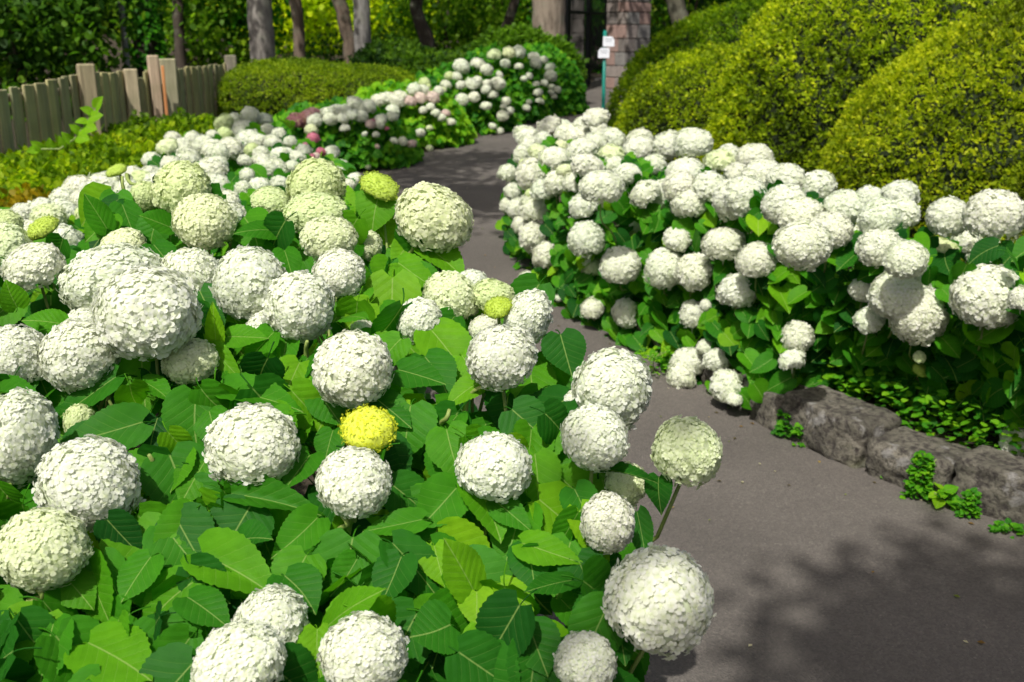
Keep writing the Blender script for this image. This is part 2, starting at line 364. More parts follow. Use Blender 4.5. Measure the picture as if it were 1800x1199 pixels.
# ------------------------------------------------------------------ flower heads
def head_mesh(seed, n, fr, petal_lo, cut, lump, squash, rj=.028, nj=.24, gap=.06):
    r = np.random.default_rng(seed); i = np.arange(n)+.5; ph = np.arccos(1-2*i/n); th = math.pi*(1+5**.5)*i
    D = np.stack([np.cos(th)*np.sin(ph), np.sin(th)*np.sin(ph), np.cos(ph)], 1); D = nrm(D+r.normal(0, .04, D.shape))
    D = D[D[:, 2] > math.cos(cut)+r.normal(0, .08, len(D))]
    B = nrm(r.normal(size=(12, 3))); amp = r.uniform(-.7, 1, 12)*lump; B2 = nrm(r.normal(size=(70, 3))); amp2 = r.uniform(-1, 1, 70)*lump*.55
    def bump(E): return 1+(np.exp(-((E[:, None]-B[None])**2).sum(2)/.20)*amp).sum(1)+(np.exp(-((E[:, None]-B2[None])**2).sum(2)/.030)*amp2).sum(1)
    rad = bump(D)+r.normal(0, rj, len(D))
    keep = r.random(len(D)) > gap; D = D[keep]; rad = rad[keep]
    Pn = D*rad[:, None]*np.array([1, 1, squash]); N = nrm(D+r.normal(0, nj, D.shape))
    if petal_lo:
        pv = np.array([(0, 0, 0), (.62, -.42, .10), (1.05, 0, .02), (.62, .42, .10)]); pf = np.array([(0, 1, 2, 3)]); tip = np.array([.1, .9, 1, .9])
    else:
        pv = np.array([(.0, 0, 0), (.25, -.30, .05), (.62, -.49, .07), (.95, -.36, .03), (1.08, 0, -.05), (.95, .36, .03), (.62, .49, .07), (.25, .30, .05), (.6, 0, .03)])
        pf = np.array([(0, 1, 2, 8), (8, 2, 3, 4), (8, 4, 5, 6), (0, 8, 6, 7)]); tip = np.array([.1, .5, .9, 1, 1, 1, .9, .5, .85])
    a = nrm(np.cross(N, r.normal(size=N.shape))); b = np.cross(N, a); Vs = []; Fs = []; Cs = []; off = 0; m = len(D)
    fs = fr*r.uniform(.75, 1.2, m); sh = r.random(m)
    for k in range(4):
        q = k*math.pi/2+r.normal(0, .14, m); ax = a*np.cos(q)[:, None]+b*np.sin(q)[:, None]; lift = r.normal(-.02, .17, m)
        ax = nrm(ax+N*lift[:, None]); ay = np.cross(N, ax); az = np.cross(ax, ay)
        V = Pn[:, None]+(fs*r.uniform(.88, 1.12, m))[:, None, None]*(ax[:, None]*pv[None, :, :1]+ay[:, None]*pv[None, :, 1:2]+az[:, None]*pv[None, :, 2:3])
        V += (N*(.004*k))[:, None]
        nv = len(pv); Fs.append((pf[None]+(off+np.arange(m)*nv)[:, None, None]).reshape(-1, 4)); Vs.append(V.reshape(-1, 3)); off += m*nv
        Cs.append(np.stack([np.tile(tip, m), np.repeat(sh, nv), np.zeros(m*nv)], 1))
    fl = mk_mesh('florets', np.concatenate(Vs), np.concatenate(Fs), M_PETAL, None, np.concatenate(Cs))
    # core: ball of pedicels with a short stalk
    V, F = [], []; ns, nr = 24, 13
    prof = [(.02, -1.15), (.05, -.95), (.10, -.62), (.45, -.52)]+[(.955*math.cos(q), .955*math.sin(q)) for q in np.linspace(-.42, 1.5705, nr)]
    for (rr, z) in prof:
        for k in range(ns): V.append((rr*math.cos(2*math.pi*k/ns), rr*math.sin(2*math.pi*k/ns), z))
    for p in range(len(prof)-1):
        for k in range(ns): F.append((p*ns+k, p*ns+(k+1) % ns, (p+1)*ns+(k+1) % ns, (p+1)*ns+k))
    V = np.array(V); w = 4*ns; V[w:] *= bump(nrm(V[w:]))[:, None]; V[w:, 2] *= squash
    return fl, mk_mesh('flower_head', V, np.array(F), M_CORE)
HEADS = [head_mesh(20+s, 820, .118, False, [2.3, 2.1, 2.4, 2.2, 2.0, 2.3, 2.15, 2.25][s], [.09, .14, .11, .16, .13, .10, .18, .12][s], [.95, .9, 1.0, .88, .82, .95, .9, .86][s]) for s in range(8)]
COARSE = [head_mesh(40+s, 430, .165, False, [2.3, 2.1, 2.4, 2.0][s], [.18, .24, .2, .26][s], [.92, .86, .98, .80][s], .035, .28, .03) for s in range(4)]
BUDS = [head_mesh(60+s, 800, .066, True, [1.95, 1.8][s], .16, [.85, .72][s], .05, .5, .05) for s in range(2)]
WHITE = (.83, .835, .765); CREAM = (.81, .845, .62); GREENISH = (.72, .79, .48); LIME = (.46, .58, .06); YLIME = (.84, .86, .05)
PINK = (.62, .18, .34); MAUVE = (.28, .10, .15); BLUSH = (.78, .62, .62)
TINT = {'w': WHITE, 'c': CREAM, 'g': GREENISH, 'l': LIME, 'y': YLIME, 'p': PINK, 'm': MAUVE, 'b': BLUSH}
hcount = 0
def add_head(root, pos, wm, hm, tint='w', lean=(0, -.25, 1), bud=None, coarse=False):
    """one flower head, wm x hm metres across"""
    global hcount; hcount += 1
    v = BUDS[bud] if bud is not None else COARSE[(hcount*3+hcount//5) % 4] if coarse else HEADS[(hcount*5+hcount//3) % 8]
    c = TINT[tint]; j = random.uniform(-.04, .03); c = tuple(max(0, q+j+random.uniform(-.012, .012)) for q in c)
    ax = Vector(lean)+Vector((random.gauss(0, .22), random.gauss(0, .18), 0))
    q = ax.to_track_quat('Z', 'Y').to_matrix().to_4x4() @ Matrix.Rotation(random.uniform(0, 6.28), 4, 'Z')
    a = wm/2*.94; b = hm/2
    M = Matrix.Translation(pos) @ Matrix.Diagonal((a, (a+b)/2, b, 1)) @ q
    h = link('flower_head', v[1], root, rel(root, M), c)
    tag(link('florets', v[0], h, None, c), kind='stuff')
    return h
def add_stem(root, a, b, col=(.16, .24, .05), r=.004):
    a = Vector(a); b = Vector(b); m = (b-a).length
    pts = bez(a, a+Vector((0, 0, m*.5)), b-Vector((random.uniform(-.04, .04), random.uniform(-.04, .04), m*.3)), b, 8)
    V, F = tube(pts-np.array(root.location), [r*1.4, r*1.3, r*1.2, r*1.1, r, r, r*.9, r*.8], 6)
    return link('stem', mk_mesh('stem', V, F, M_STEM), root, None, col)
def add_leaf(root, base, t, n, L, wr, tone, var=None):
    me = LEAF_ME[random.randrange(10) if var is None else var]
    return link('leaf', me, root, rel(root, frameM(base, t, n, L*wr*1.0, L, L)), lc(tone))
def leaf_stuff(root, rows):
    if not rows: return
    a = np.array([list(r[0])+list(r[1])+list(r[2])+[r[3], r[4], r[5]] for r in rows])
    V, F, UV, C = bulk(LEAF_LO, a[:, :3]-np.array(root.location), a[:, 3:6], a[:, 6:9], a[:, 9], a[:, 10], leaf_col(a[:, 11]))
    tag(link('foliage', mk_mesh('foliage', V, F, M_LEAFS, UV, C), root), kind='stuff')
def rand_leaf_dir(out, up=.80, cam=.70, down=.70):
    """normal and tip direction of a leaf on the outer skin of a bush"""
    n = Vector((random.gauss(0, .42), random.gauss(0, .42)-cam, up))+Vector(out)*.5
    a = random.uniform(0, 6.283); t = Vector((math.cos(a), math.sin(a), 0))*.8+Vector(out)*.6+Vector((0, -.25, -down))
    return t, n
def inside(poly, x, y):
    c = False; j = len(poly)-1
    for i in range(len(poly)):
        if (poly[i][1] > y) != (poly[j][1] > y) and x < (poly[j][0]-poly[i][0])*(y-poly[i][1])/(poly[j][1]-poly[i][1])+poly[i][0]: c = not c
        j = i
    return c

# ================================================================== near bushes
def d_near(px, py): return float(np.interp(py, [250, 300, 400, 600, 800, 1000, 1199, 1500], [2.55, 2.45, 2.2, 1.85, 1.6, 1.4, 1.24, 1.05]))
# x, y, width, height, tint, depth shift
NEAR = [
 (260,550,190,150,'w',-.14),(195,492,175,110,'w',.05),(215,435,90,58,'c',.05),(60,470,115,80,'w',0),(8,440,95,90,'c',.08),(140,625,135,122,'w',0),
 (145,575,80,62,'w',.12),(25,628,108,105,'w',0),(335,635,100,78,'c',.04),(30,770,130,165,'w',-.04),(155,850,178,142,'w',-.03),(75,965,160,132,'c',-.03),
 (335,490,105,110,'w',.10),(320,335,98,96,'g',.02),(360,390,116,92,'c',-.02),(400,388,70,70,'w',.05),(75,402,74,42,'l',.05),(205,300,46,22,'l',0),
 (440,500,125,130,'w',.02),(525,540,120,118,'w',-.04),(470,580,80,60,'w',.10),(140,742,50,66,'g',.10),(255,345,52,50,'g',.08),(10,395,60,50,'g',.2),
 (475,355,72,46,'g',.05),(556,330,104,92,'g',.02),(555,375,118,66,'g',.0),(578,420,102,78,'c',-.03),(595,482,96,78,'w',-.02),(667,327,80,42,'l',.0),
 (762,385,138,114,'c',-.06),(792,522,112,68,'c',.02),(868,522,88,56,'g',.02),(876,540,58,36,'l',-.05),(832,500,64,42,'w',.10),(928,560,72,116,'w',.0),
 (882,628,120,112,'w',-.06),(738,565,72,84,'w',.04),(620,650,142,134,'w',-.05),(648,757,106,86,'y',-.03),(443,785,164,130,'w',-.02),(622,848,138,114,'w',-.04),
 (868,823,134,120,'w',-.02),(1075,683,136,132,'w',.0),(1045,770,124,110,'w',-.06),(1208,795,116,126,'c',-.02),(1100,850,76,70,'c',.10),(1068,920,92,112,'w',-.02),
 (1157,1057,188,186,'w',-.05),(1030,1165,112,98,'w',0),(640,1150,156,128,'w',-.02),(475,1100,136,126,'w',.03),(420,1170,178,128,'w',-.02),(1012,705,52,34,'w',.05),
 (855,580,62,50,'w',.10),(650,432,42,52,'c',.15),(505,405,40,30,'c',.15),(640,590,40,60,'w',.12),
 (-110,560,150,130,'w',0),(-130,760,160,140,'w',0),(-90,950,150,140,'w',0),(240,1290,160,140,'w',0),(800,1310,150,130,'w',0),(-240,650,150,130,'c',0),
]
near_l = empty('hydrangea_bush', (-.75, 1.75, float(gz(-.75, 1.75))), 'hydrangea bush with the broadest white flower heads, growing next to the lime yellow headed bush', 'bush')
near_r = empty('hydrangea_bush', (-.12, 1.6, float(gz(-.12, 1.6))), 'hydrangea bush with one bright lime yellow head, leaning over the asphalt', 'bush')
SPLIT = 418
near_pts = []
NEAR_TINTS_BUD = {'l': 1, 'y': 0}
for (x, y, w, h, t, dd) in NEAR:
    d = d_near(x, y)+dd; p = P(x, y, d); root = near_l if x < SPLIT else near_r
    wm, hm = w*d/FPX, h*d/FPX
    add_head(root, p, wm, hm*1.02, t, lean=((x-500)/2600, -.38, 1), bud=NEAR_TINTS_BUD.get(t))
    near_pts.append((x, y, w, h, d))
    foot = Vector(root.location)+Vector((random.uniform(-.3, .3), random.uniform(-.25, .3), 0))
    add_stem(root, foot, p-Vector((0, -.02, hm*.42)), r=.0038)
# hand placed leaves: base x,y, tip x,y, width, tone
TL = [(690,488,688,598,92,.85),(758,580,834,664,86,.78),(248,622,258,744,86,.6),(345,690,355,797,98,.4),(400,688,520,706,60,.5),(250,742,112,778,78,.35),(298,800,352,897,112,.34),
 (440,890,388,972,102,.18),(235,925,266,1077,115,.64),(355,975,482,1037,92,.66),(620,945,600,1067,120,.42),(690,955,786,1052,80,.25),(832,1037,786,950,76,.82),(918,955,1016,972,62,.7),
 (1018,898,1066,1004,58,.92),(940,798,946,886,78,.68),(785,755,810,832,76,.55),(722,712,706,800,92,.45),(558,910,480,972,66,.5),(405,868,562,892,56,.38),(700,650,778,668,60,.32),(846,670,785,706,46,.78),
 (985,588,1006,657,72,.15),(1000,700,905,760,100,.12),(75,1080,12,1199,112,.78),(155,1130,262,1192,112,.7),(280,1090,312,1199,118,.42),(570,1107,642,1030,76,.7),(792,1098,724,1112,104,.3),(802,858,736,922,82,.48),
 (1005,1020,928,1032,46,.28),(1062,1058,1012,1112,66,.25),(930,1100,962,1184,82,.26),(850,1100,892,1199,86,.78),(838,1040,835,1097,60,.92),(880,1025,937,1072,46,.9),(642,508,585,552,42,.6),(112,570,42,556,50,.58),
 (30,540,14,494,46,.7),(505,588,490,657,46,.5),(400,592,466,590,44,.6),(205,340,206,398,50,.5),(188,402,150,342,42,.5),(700,462,762,492,60,.72),(745,430,818,482,62,.75),(722,420,690,465,44,.8),(668,338,655,398,66,.68),
 (482,405,420,398,42,.38),(203,663,95,727,62,.3),(-5,690,66,690,42,.4),(288,925,352,1002,92,.4),(360,600,422,662,36,.75),(380,602,372,534,32,.88),(1158,838,1164,886,44,.15),(1060,825,1147,836,26,.15),(742,913,640,932,46,.5),
 (20,1130,-40,1199,100,.6),(110,1010,160,1060,70,.6),(500,1012,552,1072,80,.3),(420,950,470,940,60,.25),(660,700,720,745,60,.3),(560,690,600,742,60,.4),(900,720,960,770,80,.22),(180,980,230,1075,60,.5),
 (1010,860,1040,930,60,.3),(1120,900,1135,985,40,.25),(870,880,930,920,50,.45),(60,860,110,900,60,.4),(250,250+420,300,700,40,.5),(545,800,500,850,60,.4),(1085,1080,1100,1165,60,.2),(330,1050,400,1090,70,.35),
 (215,300+60,240,420,50,.35),(280,380,262,440,55,.4),(300,400,250,375,45,.45),(270,430,300,470,50,.3),(500,440,520,480,45,.4),(600,560,640,545,46,.55)]
nl = {near_l: 0, near_r: 0}
for k, (x0, y0, x1, y1, w, tone) in enumerate(TL):
    d0 = d_near(x0, y0)+.035; d1 = d0-random.uniform(.02, .07)
    b = P(x0, y0, d0); t = P(x1, y1, d1)-b; L = t.length
    n = (Vector((0, 0, CAM_H))-b).normalized()*.8+Vector((random.gauss(0, .18), random.gauss(0, .1), .75))
    root = near_l if (x0+x1)/2 < SPLIT else near_r
    add_leaf(root, b, t, n, L*1.03, w*d0/FPX/(L*.90), tone, k % 10); nl[root] += 1
def hits_head(pts, x, y, d, k=1.02):
    for (hx, hy, hw, hh, hd) in pts:
        if ((x-hx)/(hw*.5*k))**2+((y-hy)/(hh*.5*k))**2 < 1 and d < hd+hw*.5*hd/FPX: return hd+hw*.55*hd/FPX
    return None
NEAR_POLY = [(-420,470),(-100,440),(130,430),(160,350),(300,330),(420,385),(500,390),(640,360),(700,400),(790,430),(830,510),(930,540),(985,600),(1010,660),(1045,740),(1060,820),(1095,900),(1100,960),(1080,1050),(1090,1120),(1130,1199),(1130,1450),(-300,1450),(-420,900)]
stuff = {near_l: [], near_r: []}
tries = 0
for layer, (num, o0, o1) in enumerate([(330, .03, .11), (420, .10, .24), (420, .2, .5)]):
    k = 0
    while k < num:
        x = random.uniform(-420, 1130); y = random.uniform(330, 1430)
        if not inside(NEAR_POLY, x, y): continue
        k += 1
        d = d_near(x, y)+random.uniform(o0, o1)
        hd = hits_head(near_pts, x, y, d)
        if hd: d = hd+random.uniform(.02, .12)
        out = Vector(((x-450)/900, -.3, 0)); t, n = rand_leaf_dir(out)
        L = random.uniform(.075, .125)*(.85 if layer == 0 else 1); mid = P(x, y, d); b = mid-t.normalized()*L*.5
        q = pix(mid+t.normalized()*L*.45)
        if layer == 0 and hits_head(near_pts, q[0], q[1], q[2], .95): b = b+Vector((0, .10, -.03))
        tone = min(1, max(0, random.gauss(.45, .24))); wr = random.uniform(.78, .98); root = near_l if x < SPLIT else near_r
        if nl[root] < 300 and layer < 2: add_leaf(root, b, t, n, L, wr, tone); nl[root] += 1
        else: stuff[root].append((b, t, n, L, wr*1.1, tone))
for root in (near_l, near_r): leaf_stuff(root, stuff[root])
# the shoots between: side stalks seen in the gaps
for (x0, y0, x1, y1) in [(262,800,262,930),(540,600,545,700),(845,680,818,750),(735,430,712,490),(215,310,240,400),(250,290+30,225,315),(600,905,590,950),(612,905,612,945),(18,850,25,910),(60,1030,45,1080),(790,720,775,760)]:
    root = near_l if x0 < SPLIT else near_r
    d = d_near(x0, y0)+.02; add_stem(root, P(x1, y1, d+.04), P(x0, y0, d-.01), (.22, .30, .07), .0042)

# ================================================================== bushes of the right hand bed
KD = ([880, 900, 1000, 1180, 1390, 1800, 2100], [6.9, 6.6, 5.7, 4.95, 4.1, 3.3, 2.7])
def d_right(px, py):
    d_top = .60/max(drop(py), .03); zt = 1.5-.60
    dk = float(np.interp(px, *KD)); zk = CAM_H-drop(py)*dk; lo = float(np.interp(px, [1340, 1430], [-.22, .20]))
    return float(min(max(d_top, dk+float(np.interp(zk, [.25, .75], [lo, -.22]))), 8.0))
RIGHT = [(1047,207,48,28,'w'),(965,222,42,32,'w'),(992,221,22,18,'w'),(926,240,42,36,'w'),(1025,225,42,34,'w'),(995,237,40,36,'w'),(1015,240,46,38,'w'),(955,247,28,28,'w'),(930,255,32,30,'w'),(1050,232,36,30,'w'),(1077,245,46,34,'w'),(945,266,30,28,'c'),(917,272,28,32,'w'),(975,279,46,40,'w'),(1022,267,54,42,'w'),(1047,252,42,36,'w'),(1075,271,40,36,'c'),(1125,247,44,36,'w'),(1122,262,50,40,'w'),(1175,257,52,46,'w'),(1217,252,66,50,'w'),(1267,285,52,48,'c'),(1280,277,42,42,'w'),(1032,295,52,46,'w'),(892,305,30,30,'w'),(935,307,50,56,'w'),(955,335,40,42,'w'),(977,322,40,40,'w'),(1007,322,30,36,'w'),(1057,330,72,58,'w'),(1102,307,44,36,'w'),(1025,362,46,50,'w'),(902,337,28,28,'w'),(940,367,48,46,'w'),(910,367,34,36,'w'),(915,395,26,28,'w'),(1135,340,50,48,'w'),(1167,342,44,48,'w'),(1205,305,66,50,'w'),(1195,327,56,44,'w'),(1212,357,64,54,'w'),(1247,330,56,60,'w'),(1290,350,68,64,'w'),(935,417,42,54,'w'),(960,450,40,46,'w'),(1030,422,60,58,'w'),(1042,470,34,34,'c'),(1090,467,68,56,'w'),(1117,402,40,28,'w'),(1190,420,48,36,'w'),(1272,430,68,58,'w'),(1168,472,62,68,'w'),(1220,478,58,60,'w'),(992,300,24,22,'c'),(986,258,24,20,'c'),(921,287,16,14,'g'),(931,340,14,16,'g'),(890,362,20,26,'w'),
 (926,495,34,30,'w'),(982,524,12,14,'w'),(966,539,18,26,'w'),(1040,543,36,38,'w'),(1100,552,36,52,'w'),(1017,583,22,24,'w'),(1217,555,38,50,'w'),(1240,537,18,22,'w'),(1293,510,56,60,'w'),(1210,637,60,48,'w'),(1198,660,42,50,'w'),(1260,633,44,38,'w'),(1278,680,56,56,'w'),(1290,702,26,26,'w'),(1240,610,28,24,'w'),
 (1327,279,62,48,'w'),(1296,306,42,36,'w'),(1340,309,68,50,'w'),(1380,316,64,52,'w'),(1438,328,54,50,'w'),(1310,346,70,64,'w'),(1377,359,78,58,'w'),(1407,380,74,62,'w'),(1410,430,98,68,'w'),(1460,405,72,60,'w'),(1330,458,68,56,'w'),(1296,512,56,58,'w'),(1485,365,72,54,'w'),(1528,346,46,40,'w'),(1583,343,56,44,'w'),(1546,383,72,64,'w'),(1586,377,56,50,'w'),(1667,383,66,62,'w'),(1747,380,96,88,'w'),(1700,420,48,40,'w'),(1770,424,46,38,'w'),(1546,436,72,68,'w'),(1592,457,70,60,'w'),(1651,436,56,36,'g'),(1518,510,46,38,'w'),(1583,519,102,80,'w'),(1614,553,92,90,'w'),(1735,522,114,106,'w'),(1528,563,46,44,'w'),(1402,592,50,52,'w'),(1725,455,48,30,'w'),(1645,464,42,30,'w'),(1682,467,38,28,'w'),(1793,526,34,50,'w'),(1500,414,32,36,'w'),(1392,634,40,38,'w'),(1788,776,52,50,'w'),(1616,628,20,20,'g'),(1620,650,28,30,'l'),(1440,696,26,22,'c'),(1318,420,20,20,'c'),(1095,330,30,30,'w'),(1150,290,40,34,'w'),(1080,290,36,30,'w'),
 (1870,420,90,80,'w'),(1890,560,110,100,'w'),(1850,330,60,50,'w')]
RB = []
for nm, (px, dd), lab in [(0, (1680, 3.9), 'tall stemmed hydrangea bush with big white heads before the broad olive shrub mound'),
                          (1, (1390, 4.6), 'hydrangea bush whose white heads crowd in front of the tallest shrub mound'),
                          (2, (1170, 5.5), 'hydrangea bush with low white heads drooping onto the asphalt beyond the bare kerb'),
                          (3, (985, 7.0), 'hydrangea bush packed with white heads at the end of its row where the path bends')]:
    p = P(px, 560, dd); RB.append(empty('hydrangea_bush', (p.x, p.y, float(gz(p.x, p.y))), lab, 'bush'))
def rb_of(px): return RB[0] if px > 1490 else RB[1] if px > 1258 else RB[2] if px > 1060 else RB[3]
right_pts = []; right_stems = []
for k, (x, y, w, h, t) in enumerate(RIGHT):
    d = d_right(x, y)+random.uniform(-.08, .08)
    if y < 480: d = min(d, max(2.9, .165*FPX/w*1.12)); d = max(d, .135*FPX/max(w, 40)*.9)
    p = P(x, y, d); root = rb_of(x)
    add_head(root, p, w*d/FPX*1.10, h*d/FPX*1.08, t, lean=(-.15, -.25, 1), bud=(1 if t == 'l' else None), coarse=(w < 60))
    right_pts.append((x, y, w, h, d))
    if w > 34:
        foot = p+Vector((random.uniform(.08, .2), random.uniform(.3, .5), -.5)); foot.z = max(foot.z, float(gz(foot.x, foot.y)))
        right_stems.append((root, foot, p-Vector((0, 0, h*d/FPX*.4))))
for (root, a_, b_) in right_stems:
    ok = True
    for f in (.15, .35, .55, .75):
        q = pix(b_.lerp(a_, f)); ok = ok and not any(((q[0]-hx)/(hw*.55))**2+((q[1]-hy)/(hh*.55))**2 < 1 and q[2] < hd+.03 for (hx, hy, hw, hh, hd) in right_pts)
    if ok: add_stem(root, a_, b_, (.13, .2, .05), .0036)
RIGHT_POLY = [(885,310),(940,250),(1080,255),(1150,300),(1250,310),(1420,350),(1500,400),(1620,420),(1700,430),(1800,440),(2050,430),(2050,860),(1800,790),(1600,715),(1480,690),(1385,715),(1300,745),(1205,690),(1130,640),(1000,580),(935,520),(905,480),(882,400)]
rl = {r: 0 for r in RB}; rst = {r: [] for r in RB}
for layer, (num, o0, o1) in enumerate([(760, .0, .12), (760, .1, .3), (900, .25, .8)]):
    k = 0
    while k < num:
        x = random.uniform(880, 2050); y = random.uniform(250, 900)
        if not inside(RIGHT_POLY, x, y): continue
        dd = d_right(x, y)
        if random.random() > min(1, (dd/5.0)**2*1.1): continue
        k += 1; d = dd+random.uniform(o0, o1)
        hd = hits_head(right_pts, x, y, d, 1.05)
        if hd: d = hd+random.uniform(.03, .15)
        mid = P(x, y, d); g = float(gz(mid.x, mid.y))+.03
        if mid.z < g: mid.z = g+random.uniform(0, .1)
        t, n = rand_leaf_dir(Vector((-.45, -.35, 0)), down=.5); L = random.uniform(.07, .125); b = mid-t.normalized()*L*.5
        q = pix(mid+t.normalized()*L*.45)
        if hits_head(right_pts, q[0], q[1], q[2], .9): b = b+Vector((.06, .14, -.04))
        tone = min(1, max(0, random.gauss(.42, .26))); wr = random.uniform(.72, .95); root = rb_of(x)
        if rl[root] < 300 and layer < 2: add_leaf(root, b, t, n, L, wr, tone); rl[root] += 1
        else: rst[root].append((b, t, n, L, wr*1.1, tone))
for r in RB: leaf_stuff(r, rst[r])

# ================================================================== bushes along the left bed, beyond the near ones
MIDL = [(440,203,32,'w'),(463,211,30,'w'),(412,212,28,'w'),(394,217,32,'g'),(428,229,38,'w'),(395,237,28,'g'),(435,247,45,'w'),(374,239,22,'w'),(454,249,30,'w'),(338,244,28,'w'),(304,244,28,'w'),(324,257,36,'w'),(358,256,38,'w'),(294,260,36,'c'),(374,263,38,'w'),(406,263,46,'w'),(384,268,36,'w'),(267,283,32,'w'),(332,279,42,'w'),(372,304,56,'w'),(384,289,32,'w'),(384,325,42,'w'),(427,331,28,'w'),(455,327,34,'w'),(430,283,24,'w'),(443,264,26,'g'),(464,287,40,'w'),(459,271,30,'w'),(472,297,32,'w'),(435,308,26,'w'),(139,332,50,'w'),(187,327,62,'w'),(235,308,34,'w'),(264,305,32,'w'),(248,316,36,'g'),(40,377,42,'w'),(72,367,44,'w'),(112,353,48,'w'),(115,372,44,'w'),(147,353,44,'w'),(85,385,58,'c'),(117,420,56,'w'),(150,378,34,'g'),(21,396,48,'g'),(165,342,48,'w'),(208,322,46,'w'),(272,319,38,'w'),(55,415,56,'w'),(371,345,44,'w'),(400,355,44,'w'),(300,290,34,'w'),(350,320,40,'w'),(225,335,42,'w'),(185,360,44,'w'),(290,310,34,'w'),(-20,385,50,'w'),(-60,400,50,'w'),
 (491,237,26,'w'),(491,271,28,'w'),(506,271,24,'w'),(521,279,30,'w'),(533,265,28,'w'),(514,292,22,'w'),(486,296,36,'w'),(583,269,28,'w'),(555,275,15,'b'),(599,290,24,'w'),(597,303,20,'w'),(622,315,24,'w'),(612,326,26,'w'),(491,324,32,'w'),(550,243,22,'p'),(564,267,16,'p'),(549,275,10,'p'),(537,255,10,'p'),(533,290,9,'p'),(580,290,9,'p'),(470,230,26,'w'),(480,250,28,'w'),(510,250,24,'w')]
ML = []
for (px, dd), lab in [((110, 5.3), 'pale white headed hydrangea bush tucked against the golden yellow low shrub'), ((360, 6.8), 'hydrangea bush massed with cream white heads below the wooden board fence'),
                      ((540, 7.3), 'hydrangea bush with cream heads and one deep pink head at the path bend')]:
    p = P(px, 330, dd); ML.append(empty('hydrangea_bush', (p.x, p.y, float(gz(p.x, p.y))), lab, 'bush'))
def ml_of(px): return ML[0] if px < 255 else ML[1] if px < 476 else ML[2]
def d_mid(py): return min(.60/max(drop(py), .02), 8.3)
mid_pts = []
for (x, y, w, t) in MIDL:
    d = d_mid(y)+random.uniform(-.1, .1); p = P(x, y, d)
    add_head(ml_of(x), p, w*d/FPX*1.05, w*.86*d/FPX*1.05, t, lean=(.1, -.2, 1), coarse=True); mid_pts.append((x, y, w, w*.86, d))
    if random.random() < .4:
        foot = p+Vector((random.uniform(-.15, .15), random.uniform(-.1, .2), 0)); foot.z = float(gz(foot.x, foot.y)); add_stem(ml_of(x), foot, p-Vector((0, 0, .05)), (.13, .2, .05), .0036)
MID_POLY = [(-120,410),(40,375),(140,335),(250,295),(300,250),(400,222),(480,225),(520,245),(600,270),(640,320),(640,360),(450,420),(-120,500)]
m_n = {r: 0 for r in ML}; m_s = {r: [] for r in ML}
for layer, (num, o0, o1, z0) in enumerate([(420, .02, .2, .05), (700, .1, .7, .25)]):
    k = 0
    while k < num:
        x = random.uniform(-120, 640); y = random.uniform(220, 500)
        if not inside(MID_POLY, x, y): continue
        k += 1; d = d_mid(y)+random.uniform(o0, o1)
        hd = hits_head(mid_pts, x, y, d, 1.0)
        if hd: d = hd+random.uniform(.02, .1)
        mid = P(x, y, d); mid.z = max(mid.z-random.uniform(0, z0), float(gz(mid.x, mid.y))+.05)
        t, n = rand_leaf_dir(Vector((.25, -.35, 0))); L = random.uniform(.08, .125); b = mid-t.normalized()*L*.5
        tone = min(1, max(0, random.gauss(.5, .25))); root = ml_of(x)
        if m_n[root] < 220 and layer == 0: add_leaf(root, b, t, n, L, .85, tone); m_n[root] += 1
        else: m_s[root].append((b, t, n, L, .95, tone))
# the skirt of the bed facing the path, low leaves
for k in range(500):
    y = random.uniform(2.9, 8.6); x = float(xl(y))-random.uniform(.0, .5); z = float(gz(x, y))+random.uniform(.03, .55)
    t, n = rand_leaf_dir(Vector((.6, -.3, 0))); L = random.uniform(.08, .12)
    m_s[ML[2] if y > 5.5 else ML[1]].append((Vector((x, y, z)), t, n, L, .95, min(1, max(0, random.gauss(.42, .22)))))
for r in ML: leaf_stuff(r, m_s[r])

